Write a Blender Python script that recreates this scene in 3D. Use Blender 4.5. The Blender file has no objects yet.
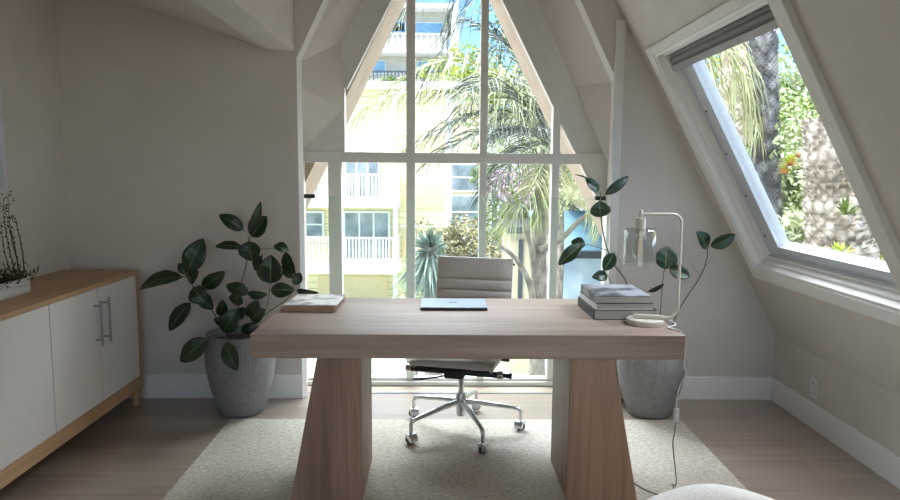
import bpy, bmesh, math, random
from mathutils import Vector, Matrix, noise
random.seed(7)
scene = bpy.context.scene
col = scene.collection
V = Vector
PI = math.pi

# ------------------------------------------------------------------ camera
F = 680.0
H0 = 1.45
yaw, pitch, roll = math.atan(10/F), math.atan(79/F), math.radians(0.45)
fw = V((math.sin(yaw)*math.cos(pitch), math.cos(yaw)*math.cos(pitch), -math.sin(pitch)))
rt = V((math.cos(yaw), -math.sin(yaw), 0)); up = rt.cross(fw)
cr = rt*math.cos(roll)+up*math.sin(roll); cu = -rt*math.sin(roll)+up*math.cos(roll)
CAM = V((0, 0, H0))
cd = bpy.data.cameras.new('camera'); cam = bpy.data.objects.new('camera', cd); col.objects.link(cam)
m = Matrix((cr, cu, -fw)).transposed().to_4x4(); m.translation = CAM
cam.matrix_world = m
cd.sensor_width = 36; cd.sensor_fit = 'HORIZONTAL'; cd.lens = F/900*36
cd.clip_start = 0.05; cd.clip_end = 400
scene.camera = cam

def ray(x, y): return cr*((x-450)/F)+cu*((250-y)/F)+fw
def at(x, y, Y): d = ray(x, y); return CAM+d*(Y/d.y)

# ------------------------------------------------------------------ world, sun, lights, exposure
def lin(c): return tuple(((v/255+.055)/1.055)**2.4 if v > 10 else v/255/12.92 for v in c)+(1,)
world = bpy.data.worlds.new('sky'); scene.world = world; world.use_nodes = True
nt = world.node_tree; bg = nt.nodes['Background']
sky = nt.nodes.new('ShaderNodeTexSky'); sky.sky_type = 'NISHITA'
sky.sun_disc = False; sky.sun_elevation = math.radians(48); sky.sun_rotation = math.radians(217)
sky.air_density = 1.0; sky.dust_density = 0.2; sky.ozone_density = 1.0
# blue sky low down, unseen bright cloud added overhead to light the bay
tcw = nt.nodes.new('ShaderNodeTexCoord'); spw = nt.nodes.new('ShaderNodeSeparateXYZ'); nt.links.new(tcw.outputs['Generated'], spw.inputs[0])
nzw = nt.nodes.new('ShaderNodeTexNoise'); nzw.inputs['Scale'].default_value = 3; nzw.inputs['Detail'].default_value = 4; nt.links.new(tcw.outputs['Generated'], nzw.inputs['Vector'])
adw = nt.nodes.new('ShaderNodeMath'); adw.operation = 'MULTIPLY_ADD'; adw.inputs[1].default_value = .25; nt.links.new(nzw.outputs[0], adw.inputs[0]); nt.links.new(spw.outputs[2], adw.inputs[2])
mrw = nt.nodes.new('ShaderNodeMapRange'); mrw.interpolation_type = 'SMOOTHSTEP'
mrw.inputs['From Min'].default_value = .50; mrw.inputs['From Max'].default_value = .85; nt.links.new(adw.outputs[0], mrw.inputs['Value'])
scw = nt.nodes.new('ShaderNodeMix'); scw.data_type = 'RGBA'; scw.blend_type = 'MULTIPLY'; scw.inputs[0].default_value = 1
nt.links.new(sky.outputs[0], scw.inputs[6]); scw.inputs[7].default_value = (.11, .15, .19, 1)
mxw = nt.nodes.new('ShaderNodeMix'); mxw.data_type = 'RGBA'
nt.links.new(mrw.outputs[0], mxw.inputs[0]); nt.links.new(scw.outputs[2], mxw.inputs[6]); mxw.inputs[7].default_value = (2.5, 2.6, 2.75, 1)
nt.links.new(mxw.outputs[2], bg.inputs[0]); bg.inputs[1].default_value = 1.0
SUN_DIR = V((-.45, -.62, .74)).normalized()
sd = bpy.data.lights.new('sun', 'SUN'); sd.energy = 1.15; sd.angle = math.radians(.6); sd.color = (1, .95, .86)
so = bpy.data.objects.new('sun', sd); col.objects.link(so); so.rotation_euler = SUN_DIR.to_track_quat('Z', 'Y').to_euler()
def area(name, loc, direction, sx, sy, power, color):
    l = bpy.data.lights.new(name, 'AREA'); l.shape = 'RECTANGLE'; l.size = sx; l.size_y = sy
    l.energy = power; l.color = color
    o = bpy.data.objects.new(name, l); col.objects.link(o); o.location = loc
    o.rotation_euler = (-V(direction)).to_track_quat('Z', 'Y').to_euler()
    return o
fill_loc = (1.37, .50, 1.58)      # fill lamp added out of view at the right slope, no skylight there
area('rear_fill', (0.0, -2.35, 1.45), (0, 1, -.02), 3.2, 2.1, 4, (1, .93, .84))  # fill lamp added out of view, just inside the rear opening
area('near_fill', fill_loc, (-.881, 0, -.473), 1.4, 1.3, 10, (1, .95, .88))
# unseen area lamp added high over the yard to brighten the bay
area('bay_fill', (0.6, 11.5, 9.4), (-.05, -.78, -.62), 15, 4.5, 6000, (.88, .94, 1))
area('side_fill', (8.5, 1.6, 8.0), (-.70, .10, -.68), 5, 4, 900, (.70, .83, 1))  # second unseen lamp, added to shine in through the skylight
scene.view_settings.view_transform = 'Standard'; scene.view_settings.look = 'None'
scene.view_settings.exposure = 0.85; scene.view_settings.gamma = 1
scene.view_settings.use_curve_mapping = False

# ------------------------------------------------------------------ materials
MATS = {}
def newmat(name):
    mt = bpy.data.materials.new(name); mt.use_nodes = True
    n = mt.node_tree; b = n.nodes['Principled BSDF']
    MATS[name] = mt
    return mt, n, b
def N(n, t, **k):
    x = n.nodes.new(t)
    for a, v in k.items(): setattr(x, a, v)
    return x
def coords(n, scale=(1, 1, 1), kind='Object'):
    tc = N(n, 'ShaderNodeTexCoord'); mp = N(n, 'ShaderNodeMapping')
    mp.inputs['Scale'].default_value = scale
    n.links.new(tc.outputs[kind], mp.inputs[0]); return mp.outputs[0]
def ramp(n, fac, stops):
    r = N(n, 'ShaderNodeValToRGB'); e = r.color_ramp.elements
    while len(e) < len(stops): e.new(.5)
    for i, (p, c) in enumerate(stops): e[i].position = p; e[i].color = c
    n.links.new(fac, r.inputs[0]); return r.outputs[0]
def bump(n, b, h, strength, dist=.01):
    bp = N(n, 'ShaderNodeBump'); bp.inputs['Strength'].default_value = strength; bp.inputs['Distance'].default_value = dist
    n.links.new(h, bp.inputs['Height']); n.links.new(bp.outputs[0], b.inputs['Normal'])
def noisy(name, c1, c2=None, rough=.6, metal=0, scale=8, bs=.1, bd=.004, stretch=(1, 1, 1), detail=4, spec=.5, mid=(.35, .65)):
    mt, n, b = newmat(name); c1 = lin(c1); c2 = lin(c2) if c2 else c1
    co = coords(n, stretch)
    nz = N(n, 'ShaderNodeTexNoise'); nz.inputs['Scale'].default_value = scale; nz.inputs['Detail'].default_value = detail
    n.links.new(co, nz.inputs['Vector'])
    n.links.new(ramp(n, nz.outputs[0], [(mid[0], c1), (mid[1], c2)]), b.inputs['Base Color'])
    b.inputs['Roughness'].default_value = rough; b.inputs['Metallic'].default_value = metal
    b.inputs['Specular IOR Level'].default_value = spec
    if bs: bump(n, b, nz.outputs[0], bs, bd)
    return mt
noisy('plaster', (206, 198, 189), (212, 204, 195), .85, scale=3, bs=.05, spec=.2)
noisy('trim_paint', (232, 230, 226), (236, 234, 230), .45, scale=30, bs=.04, spec=.4)
noisy('board_paint', (214, 210, 204), (222, 218, 212), .6, scale=45, bs=.25, bd=.002, stretch=(1, 1, .2))
noisy('frame_paint', (216, 212, 205), (222, 218, 211), .5, scale=20, bs=.03, spec=.4)
noisy('exterior_stucco', (168, 150, 132), (180, 162, 144), .9, scale=6, bs=.2)
noisy('sash_metal', (190, 194, 202), (198, 202, 208), .4, metal=.15, scale=30, bs=.02)
noisy('blind_fabric', (120, 117, 116), (130, 127, 125), .85, scale=120, bs=.1)
noisy('blind_rail', (150, 147, 145), (160, 157, 154), .5, scale=20, bs=.02)
noisy('black_metal', (18, 18, 19), (24, 24, 25), .4, scale=30, bs=.03)
noisy('black_rubber', (20, 20, 21), (28, 28, 29), .6, scale=40, bs=.03)
noisy('chrome', (200, 200, 202), (210, 210, 212), .16, metal=1, scale=10, bs=0)
noisy('steel', (150, 150, 152), (160, 160, 162), .32, metal=1, scale=60, bs=.03)
noisy('polished_alloy', (196, 196, 198), (206, 206, 208), .28, metal=.85, scale=20, bs=0)
noisy('pot_clay', (128, 126, 126), (140, 138, 137), .75, scale=30, bs=.15)
noisy('soil', (52, 42, 34), (92, 82, 70), .95, scale=60, bs=.8, bd=.02)
noisy('bark_twig', (96, 92, 80), (124, 118, 102), .8, scale=50, bs=.3)
noisy('chair_leather', (176, 168, 160), (184, 176, 168), .5, scale=90, bs=.1, bd=.001)
noisy('white_boucle', (232, 232, 232), (242, 242, 242), .9, scale=140, bs=.5, bd=.004)
noisy('lamp_paint', (205, 197, 182), (212, 204, 190), .45, scale=20, bs=.02)
noisy('laptop_shell', (172, 186, 208), (176, 190, 212), .3, metal=.25, scale=20, bs=0)
noisy('laptop_base', (38, 40, 46), (44, 46, 52), .45, metal=.3, scale=20, bs=0)
noisy('logo_dark', (40, 52, 74), None, .4, bs=0)
noisy('book_black', (26, 27, 30), (34, 35, 38), .5, scale=20, bs=.03)
noisy('book_tan', (164, 134, 114), (176, 146, 124), .6, scale=25, bs=.08)
noisy('book_white', (216, 214, 210), (224, 222, 218), .6, scale=25, bs=.02)
noisy('cover_photo_grey', (62, 64, 70), (150, 152, 158), .45, scale=9, bs=0, mid=(.42, .58), detail=6)
noisy('cover_photo_pale', (150, 150, 152), (232, 230, 228), .35, scale=11, bs=0, mid=(.4, .5), detail=5)
noisy('page_paper', (188, 182, 174), (160, 155, 148), .8, scale=12, bs=.2, bd=.001, stretch=(1, 1, 60))
noisy('planter_wood', (222, 218, 212), (200, 196, 190), .6, scale=20, bs=.25, bd=.002, stretch=(1, .1, 3))
noisy('moss', (44, 44, 26), (96, 84, 48), .95, scale=70, bs=.9, bd=.02)
noisy('dry_stem', (70, 62, 46), (98, 86, 62), .85, scale=60, bs=.2)
noisy('outlet_plastic', (222, 220, 216), (226, 224, 220), .4, scale=10, bs=0)
noisy('cord_grey', (120, 120, 122), (140, 140, 142), .5, scale=10, bs=0)
noisy('cord_switch', (196, 196, 198), (204, 204, 206), .45, scale=10, bs=0)
noisy('concrete', (196, 194, 186), (210, 208, 200), .9, scale=1.5, bs=.1)
noisy('white_siding', (236, 236, 232), (242, 242, 238), .7, scale=4, bs=.03)
noisy('grey_siding', (196, 192, 186), (206, 202, 196), .75, scale=2, bs=.05)
noisy('tan_panel', (222, 204, 158), (228, 210, 166), .8, scale=4, bs=.03)
noisy('house_glass', (104, 120, 130), (160, 172, 180), .12, scale=1.5, bs=0, spec=.8)
noisy('sky_blue_glass', (104, 148, 188), (140, 178, 208), .12, scale=1.5, bs=0, spec=.8)
noisy('rail_dark', (70, 80, 95), None, .5, bs=0)
noisy('blue_roof', (146, 192, 220), (170, 208, 230), .55, scale=3, bs=.05)
noisy('pale_blue_wall', (186, 204, 222), (212, 224, 236), .8, scale=2, bs=.05)
noisy('tan_wall', (200, 184, 156), (210, 196, 168), .85, scale=3, bs=.1)
noisy('dark_trim', (72, 76, 82), None, .6, bs=0)
noisy('palm_trunk', (112, 104, 96), (168, 158, 146), .9, scale=10, bs=.6, bd=.05, stretch=(1, 1, .6))
noisy('frond_dark', (40, 48, 44), (80, 90, 72), .55, scale=3, bs=0)
noisy('frond_light', (118, 124, 84), (176, 178, 130), .55, scale=3, bs=0)
noisy('frond_blue', (112, 128, 120), (154, 168, 158), .5, scale=4, bs=0)
noisy('leaf_lime', (128, 150, 34), (196, 204, 74), .6, scale=1.6, bs=0)
noisy('leaf_green', (62, 88, 38), (138, 158, 78), .6, scale=2.2, bs=0)
noisy('leaf_olive', (92, 86, 60), (150, 138, 100), .7, scale=4, bs=0)
noisy('leaf_pale', (150, 164, 120), (206, 210, 172), .6, scale=2.5, bs=0)
noisy('blossom', (196, 150, 190), (222, 190, 214), .7, scale=5, bs=0)
noisy('red_flower', (190, 66, 60), (222, 130, 110), .6, scale=6, bs=0)
noisy('hill_earth', (96, 92, 60), (128, 122, 84), .95, scale=2, bs=.6, bd=.1)
noisy('filament', (226, 160, 96), None, .4, bs=0)
noisy('picture_frame', (204, 202, 214), (210, 208, 218), .5, scale=10, bs=0)
noisy('picture_print', (216, 212, 204), (190, 188, 184), .7, scale=3, bs=0)

def wood(name, c1, c2, axis, rough=.45, grain=22, bs=.08):
    mt, n, b = newmat(name)
    st = [grain]*3; st[axis] = grain*.045
    co = coords(n, st)
    nz = N(n, 'ShaderNodeTexNoise'); nz.inputs['Scale'].default_value = 1.6; nz.inputs['Detail'].default_value = 7; nz.inputs['Roughness'].default_value = .62
    nz.inputs['Distortion'].default_value = .5
    n.links.new(co, nz.inputs[0])
    st2 = [3.2]*3; st2[axis] = .35
    n2 = N(n, 'ShaderNodeTexNoise'); n2.inputs['Scale'].default_value = 1.5; n2.inputs['Detail'].default_value = 3
    n.links.new(coords(n, st2), n2.inputs[0])
    ad = N(n, 'ShaderNodeMath', operation='ADD'); n.links.new(nz.outputs[0], ad.inputs[0]); n.links.new(n2.outputs[0], ad.inputs[1])
    hf = N(n, 'ShaderNodeMath', operation='MULTIPLY'); hf.inputs[1].default_value = .5; n.links.new(ad.outputs[0], hf.inputs[0])
    n.links.new(ramp(n, hf.outputs[0], [(.36, lin(c1)), (.62, lin(c2))]), b.inputs['Base Color'])
    b.inputs['Roughness'].default_value = rough
    bump(n, b, nz.outputs[0], bs, .002)
    return mt
wood('desk_wood', (132, 110, 98), (174, 152, 138), 0, rough=.42)
wood('desk_leg_wood', (126, 100, 82), (168, 138, 116), 2, rough=.5)
wood('oak_y', (174, 138, 100), (200, 164, 126), 1, rough=.5)
wood('oak_z', (164, 126, 90), (192, 154, 116), 2, rough=.5)
noisy('door_linen', (212, 205, 198), (220, 213, 206), .65, scale=90, bs=.12, bd=.001, stretch=(1, 1, 4))

# plank floor: boards run along X
mt, n, b = newmat('floor_planks')
co = coords(n)
br = N(n, 'ShaderNodeTexBrick'); br.offset = .37; br.inputs['Scale'].default_value = 1
br.inputs['Brick Width'].default_value = 1.9; br.inputs['Row Height'].default_value = .19; br.inputs['Mortar Size'].default_value = .0016
br.inputs['Color1'].default_value = lin((158, 140, 128)); br.inputs['Color2'].default_value = lin((170, 152, 139)); br.inputs['Mortar'].default_value = lin((128, 110, 98))
n.links.new(co, br.inputs[0])
nz = N(n, 'ShaderNodeTexNoise'); nz.inputs['Scale'].default_value = 3; nz.inputs['Detail'].default_value = 7
n.links.new(coords(n, (.6, 9, 9)), nz.inputs[0])
mx = N(n, 'ShaderNodeMix', data_type='RGBA', blend_type='MULTIPLY'); mx.inputs[0].default_value = .5
n.links.new(br.outputs[0], mx.inputs[6]); n.links.new(ramp(n, nz.outputs[0], [(.3, (.55, .52, .5, 1)), (.7, (1, 1, 1, 1))]), mx.inputs[7])
n.links.new(mx.outputs[2], b.inputs['Base Color']); b.inputs['Roughness'].default_value = .3; b.inputs['Coat Weight'].default_value = .4; b.inputs['Coat Roughness'].default_value = .22
bump(n, b, nz.outputs[0], .04, .002)

# woven rug
mt, n, b = newmat('rug_weave')
co = coords(n)
w1 = N(n, 'ShaderNodeTexNoise'); w1.inputs['Scale'].default_value = 1; w1.inputs['Detail'].default_value = 2
n.links.new(coords(n, (110, 200, 60)), w1.inputs[0])
w2 = N(n, 'ShaderNodeTexNoise'); w2.inputs['Scale'].default_value = 1; w2.inputs['Detail'].default_value = 3
n.links.new(coords(n, (40, 90, 10)), w2.inputs[0])
ad = N(n, 'ShaderNodeMath', operation='ADD'); n.links.new(w1.outputs[0], ad.inputs[0]); n.links.new(w2.outputs[0], ad.inputs[1])
hf = N(n, 'ShaderNodeMath', operation='MULTIPLY'); hf.inputs[1].default_value = .5; n.links.new(ad.outputs[0], hf.inputs[0])
n.links.new(ramp(n, hf.outputs[0], [(.36, lin((160, 150, 138))), (.62, lin((212, 203, 191)))]), b.inputs['Base Color'])
b.inputs['Roughness'].default_value = .95; bump(n, b, w1.outputs[0], .8, .006)

# yellow lap siding
mt, n, b = newmat('yellow_siding')
tc = N(n, 'ShaderNodeTexCoord'); sp = N(n, 'ShaderNodeSeparateXYZ'); n.links.new(tc.outputs['Object'], sp.inputs[0])
dv = N(n, 'ShaderNodeMath', operation='MULTIPLY'); dv.inputs[1].default_value = 1/.3; n.links.new(sp.outputs[2], dv.inputs[0])
fr = N(n, 'ShaderNodeMath', operation='FRACT'); n.links.new(dv.outputs[0], fr.inputs[0])
n.links.new(ramp(n, fr.outputs[0], [(0, lin((176, 164, 120))), (.07, lin((176, 164, 120))), (.1, lin((236, 224, 178))), (1, lin((238, 228, 186)))]), b.inputs['Base Color'])
b.inputs['Roughness'].default_value = .8; bump(n, b, fr.outputs[0], .4, .04)

# diamond scale palm bark
def scale_bark(name, c1, c2, sc):
    mt, n, b = newmat(name)
    vo = N(n, 'ShaderNodeTexVoronoi'); vo.inputs['Scale'].default_value = sc; n.links.new(coords(n, (1, 1, .75)), vo.inputs[0])
    n.links.new(ramp(n, vo.outputs['Distance'], [(.15, lin(c2)), (.62, lin(c1))]), b.inputs['Base Color'])
    b.inputs['Roughness'].default_value = .9; bump(n, b, vo.outputs['Distance'], 1, -.06)
scale_bark('scale_bark_light', (150, 140, 128), (214, 206, 194), 12)
scale_bark('scale_bark_dark', (84, 84, 88), (146, 144, 146), 8)
scale_bark('scale_bark_pink', (170, 152, 140), (224, 208, 194), 7)

# clear glass: thin pane
def glass(name, tint, refl, rough=.0):
    mt = bpy.data.materials.new(name); mt.use_nodes = True; MATS[name] = mt
    n = mt.node_tree; n.nodes.clear()
    out = N(n, 'ShaderNodeOutputMaterial'); tr = N(n, 'ShaderNodeBsdfTransparent'); gl = N(n, 'ShaderNodeBsdfGlossy')
    tr.inputs[0].default_value = tint; gl.inputs['Roughness'].default_value = rough
    lw = N(n, 'ShaderNodeLayerWeight'); lw.inputs[0].default_value = .5
    pw = N(n, 'ShaderNodeMath', operation='POWER'); pw.inputs[1].default_value = 3; n.links.new(lw.outputs['Facing'], pw.inputs[0])
    ma = N(n, 'ShaderNodeMath', operation='MULTIPLY_ADD'); ma.inputs[1].default_value = .7; ma.inputs[2].default_value = refl; n.links.new(pw.outputs[0], ma.inputs[0])
    mxs = N(n, 'ShaderNodeMixShader'); n.links.new(ma.outputs[0], mxs.inputs[0]); n.links.new(tr.outputs[0], mxs.inputs[1]); n.links.new(gl.outputs[0], mxs.inputs[2])
    n.links.new(mxs.outputs[0], out.inputs[0])
glass('window_glass', (.95, .97, .96, 1), .02)
glass('guard_glass', (.93, .965, .95, 1), .02)
glass('shade_glass', (.94, .96, .96, 1), .09, .02)
glass('bulb_glass', (.98, .94, .86, 1), .05, .02)

# glossy rubber plant leaf with midrib and veins from UV
mt, n, b = newmat('rubber_leaf')
tc = N(n, 'ShaderNodeTexCoord'); sp = N(n, 'ShaderNodeSeparateXYZ'); n.links.new(tc.outputs['UV'], sp.inputs[0])
a1 = N(n, 'ShaderNodeMath', operation='SUBTRACT'); a1.inputs[1].default_value = .5; n.links.new(sp.outputs[0], a1.inputs[0])
a2 = N(n, 'ShaderNodeMath', operation='ABSOLUTE'); n.links.new(a1.outputs[0], a2.inputs[0])
rib = ramp(n, a2.outputs[0], [(.018, (1, 1, 1, 1)), (.04, (0, 0, 0, 1))])
a3 = N(n, 'ShaderNodeMath', operation='SUBTRACT'); n.links.new(sp.outputs[1], a3.inputs[0]); n.links.new(a2.outputs[0], a3.inputs[1])
a4 = N(n, 'ShaderNodeMath', operation='MULTIPLY'); a4.inputs[1].default_value = 11; n.links.new(a3.outputs[0], a4.inputs[0])
a5 = N(n, 'ShaderNodeMath', operation='FRACT'); n.links.new(a4.outputs[0], a5.inputs[0])
vein = ramp(n, a5.outputs[0], [(.0, (.25, .25, .25, 1)), (.1, (0, 0, 0, 1))])
ad = N(n, 'ShaderNodeMath', operation='MAXIMUM'); n.links.new(rib, ad.inputs[0]); n.links.new(vein, ad.inputs[1])
nz = N(n, 'ShaderNodeTexNoise'); nz.inputs['Scale'].default_value = 9; n.links.new(tc.outputs['Object'], nz.inputs[0])
base = ramp(n, nz.outputs[0], [(.35, lin((20, 38, 22))), (.65, lin((36, 60, 28)))])
mx = N(n, 'ShaderNodeMix', data_type='RGBA'); n.links.new(ad.outputs[0], mx.inputs[0]); n.links.new(base, mx.inputs[6]); mx.inputs[7].default_value = lin((84, 108, 66))
n.links.new(mx.outputs[2], b.inputs['Base Color']); b.inputs['Roughness'].default_value = .32
bump(n, b, ad.outputs[0], .25, .002)

# ------------------------------------------------------------------ mesh helpers
class MB:
    def __init__(s): s.v = []; s.f = []; s.sm = []; s.uv = {}
    def add(s, vs, fs, smooth=False):
        k = len(s.v); s.v += [V(p) for p in vs]
        for f in fs: s.f.append([i+k for i in f]); s.sm.append(smooth)
        return s
    def box(s, a, b):
        x0, x1 = sorted((a[0], b[0])); y0, y1 = sorted((a[1], b[1])); z0, z1 = sorted((a[2], b[2]))
        return s.hexa([(x0, y0, z0), (x1, y0, z0), (x1, y1, z0), (x0, y1, z0), (x0, y0, z1), (x1, y0, z1), (x1, y1, z1), (x0, y1, z1)])
    def hexa(s, p):
        return s.add(p, [(3, 2, 1, 0), (4, 5, 6, 7), (0, 1, 5, 4), (1, 2, 6, 5), (2, 3, 7, 6), (3, 0, 4, 7)])
    def prism(s, poly, ext):
        n = len(poly); e = V(ext); p = [V(q) for q in poly]
        return s.add(p+[q+e for q in p], [tuple(range(n))[::-1], tuple(range(n, 2*n))]+[(i, (i+1) % n, n+(i+1) % n, n+i) for i in range(n)])
    def tube(s, pts, r, seg=10, caps=True):
        pts = [V(p) for p in pts]; rr = r if isinstance(r, (list, tuple)) else [r]*len(pts)
        vs = []; fs = []; T0 = (pts[1]-pts[0]).normalized()
        nrm = T0.orthogonal().normalized()
        for i, p in enumerate(pts):
            t = (pts[min(i+1, len(pts)-1)]-pts[max(i-1, 0)]).normalized()
            nrm = (nrm-t*nrm.dot(t))
            if nrm.length < 1e-6: nrm = t.orthogonal()
            nrm.normalize(); bn = t.cross(nrm)
            for k in range(seg):
                a = 2*PI*k/seg; vs.append(p+(nrm*math.cos(a)+bn*math.sin(a))*rr[i])
        for i in range(len(pts)-1):
            for k in range(seg):
                fs.append((i*seg+k, i*seg+(k+1) % seg, (i+1)*seg+(k+1) % seg, (i+1)*seg+k))
        if caps: fs += [tuple(range(seg))[::-1], tuple(range((len(pts)-1)*seg, len(pts)*seg))]
        return s.add(vs, fs, True)
    def lathe(s, prof, c=(0, 0, 0), seg=32, flute=0, nfl=0, axis=None):
        vs = []; fs = []; c = V(c)
        q = axis.to_track_quat('Z', 'Y') if axis is not None else None
        for (r, z) in prof:
            for k in range(seg):
                a = 2*PI*k/seg; rr = r*(1+(flute*math.cos(a*nfl) if nfl else 0))
                p = V((rr*math.cos(a), rr*math.sin(a), z))
                if q: p = q @ p
                vs.append(c+p)
        for i in range(len(prof)-1):
            for k in range(seg): fs.append((i*seg+k, i*seg+(k+1) % seg, (i+1)*seg+(k+1) % seg, (i+1)*seg+k))
        if prof[0][0] > 1e-5: fs.append(tuple(range(seg))[::-1])
        if prof[-1][0] > 1e-5: fs.append(tuple(range((len(prof)-1)*seg, len(prof)*seg)))
        return s.add(vs, fs, True)
    def build(s, name, mat, parent=None, bevel=0, bseg=2, local=False, autosmooth=True):
        me = bpy.data.meshes.new(name)
        o = bpy.data.objects.new(name, me); col.objects.link(o)
        if parent is not None:
            o.parent = parent; off = V((0, 0, 0)) if local else ORG.get(parent.name, V((0, 0, 0))); ORG[o.name] = off
        else:
            xs = [p.x for p in s.v]; ys = [p.y for p in s.v]; zs = [p.z for p in s.v]
            off = V(((min(xs)+max(xs))/2, (min(ys)+max(ys))/2, min(zs))); o.location = off; ORG[o.name] = off
        me.from_pydata([p-off for p in s.v], [], s.f)
        me.polygons.foreach_set('use_smooth', s.sm)
        if s.uv:
            uvl = me.uv_layers.new(name='UVMap')
            for l in me.loops: uvl.data[l.index].uv = s.uv.get(l.vertex_index, (0, 0))
        me.materials.append(MATS[mat]); me.validate(); me.update()
        bm = bmesh.new(); bm.from_mesh(me)
        if not s.uv: bmesh.ops.recalc_face_normals(bm, faces=bm.faces)
        for e in bm.edges:
            if len(e.link_faces) == 2 and e.calc_face_angle(0) > .7: e.smooth = False
        bm.to_mesh(me); bm.free()
        if bevel:
            md = o.modifiers.new('bevel', 'BEVEL'); md.width = bevel; md.segments = bseg; md.limit_method = 'ANGLE'; md.angle_limit = .6
            md.harden_normals = False
        return o
ORG = {}
def thing(name, label, cat, loc=(0, 0, 0), rz=0, group=None):
    o = bpy.data.objects.new(name, None); col.objects.link(o); o.location = loc; o.rotation_euler = (0, 0, rz)
    o.empty_display_size = .05; ORG[o.name] = V(loc); tag(o, label, cat, group); return o
def tag(o, label, cat=None, group=None, kind=None):
    if label: o['label'] = label
    if cat: o['category'] = cat
    if group: o['group'] = group
    if kind: o['kind'] = kind
    return o
def struct(o, label=None, cat=None):
    o['kind'] = 'structure'
    if label: o['label'] = label
    if cat: o['category'] = cat
    return o
def sthing(name, label, cat, loc=(0, 0, 0)):
    o = bpy.data.objects.new(name, None); col.objects.link(o); o.location = loc; o.empty_display_size = .05
    ORG[o.name] = V(loc); return struct(o, label, cat)
def box(a, b): return MB().box(a, b)

# ------------------------------------------------------------------ the room
Yw, Yb, YR = 4.228, 4.49, -2.4          # back wall, bay window plane, rear wall
XL, XR = -2.303, 2.15                    # side walls
SA = V((XR, 0, .418)); S = V((-.4733, 0, .8809)).normalized(); NO = V((S.z, 0, -S.x))
APX, APZ = .12, .418+(XR-.12)*S.z/-S.x
SMAX = (XR-APX)/-S.x
def sl(Y, s, o=0): return SA+V((0, Y, 0))+S*s+NO*o

struct(box((-2.5, YR-.15, -.25), (2.4, Yb+.08, 0)).build('floor', 'floor_planks'), 'pale wooden plank floor', 'floor')
struct(box((XL-.15, YR-.1, 0), (XL, Yw+.1, 3.0)).build('wall_left', 'plaster'), 'plain plaster wall on the left', 'wall')
# low knee wall under the skylight
struct(box((XR, YR, 0), (XR+.2, Yw, .420)).build('wall_right', 'plaster'), 'low knee wall under the skylight', 'wall')

# back wall: left part, right part, and the two spandrels over the bay opening
w = MB()
th = .26
w.prism([(XL-.1, Yw, 0), (-.89, Yw, 0), (-.89, Yw, 3.1), (XL-.1, Yw, 3.1)], (0, th, 0))
w.prism([(-.89, Yw, 0), (-.875, Yw, 0), (-.875, Yw, 2.12), (.055, Yw, 4.03), (.055, Yw, 4.4), (-.89, Yw, 4.4)], (0, .03, 0))
w.prism([(1.10, Yw, 0), (2.27, Yw, 0), (2.27, Yw, .30), (1.10, Yw, 2.47)], (0, th, 0))
w.prism([(1.065, Yw, 0), (1.10, Yw, 0), (1.10, Yw, 2.5), (.09, Yw, 4.38), (.055, Yw, 4.4), (.055, Yw, 4.03), (1.065, Yw, 2.02)], (0, .03, 0))
struct(w.build('wall_back', 'plaster'), 'plaster end wall around the triangular window bay', 'wall')
# bright bead around the opening (chamfer) and post beside the right wall
def loft(F_, B_, thick=None):
    mb = MB()
    n_ = len(F_)
    mb.add(list(F_)+list(B_), [(i, i+1, n_+i+1, n_+i) for i in range(n_-1)]); return mb
y1 = Yw+.035
fl = [(-.875, Yw, 0), (-.875, Yw, 1.944), (-.875, Yw, 2.12), (.055, Yw, 4.03)]
f2 = [(-.852, y1, 0), (-.852, y1, 1.944), (-.852, y1, 2.11), (.06, y1, 3.98)]
g1 = [(1.065, Yw, 0), (1.065, Yw, 1.5), (1.065, Yw, 2.02), (.055, Yw, 4.03)]
g2 = [(1.048, y1, 0), (1.048, y1, 1.5), (1.048, y1, 2.0), (.06, y1, 3.98)]
b_ = loft(fl, f2)
b_.add(g1+g2, [(i, i+1, 5+i, 4+i) for i in range(3)])
struct(b_.build('trim_1', 'trim_paint'), 'painted edge of the bay opening', 'trim')
pst = MB().hexa([(1.062, Yw-.03, 0), (1.102, Yw-.03, 0), (1.102, Yw+.01, 0), (1.062, Yw+.01, 0), (1.05, Yw-.03, 2.36), (1.108, Yw-.03, 2.36), (1.108, Yw+.01, 2.36), (1.05, Yw+.01, 2.36)])
struct(pst.build('trim_2', 'frame_paint', bevel=.003), 'slim vertical post right of the bay', 'trim')

# bay soffits, left and right
RL = [(-.902, Yb, 0), (-.902, Yb, 1.58), (-.634, Yb, 1.843), (-.643, Yb, 2.265), (-.52, Yb, 2.496), (.05, Yb, 3.57)]
sf = MB()
pts = f2+RL    # f2: 0..3 ; RL: 4..9
sf.add(pts, [(0, 1, 5, 4), (1, 6, 5), (1, 2, 7, 6), (2, 8, 7), (2, 3, 9, 8)])
struct(sf.build('wall_bay_left', 'plaster'), 'sloped plaster lining of the bay, left side', 'wall')
RR = [(1.102, Yb, 0), (1.099, Yb, 1.523), (.87, Yb, 2.0), (.05, Yb, 3.70)]
sf = loft(g2, RR)
struct(sf.build('wall_bay_right', 'plaster'), 'sloped plaster lining of the bay, right side', 'wall')
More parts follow.
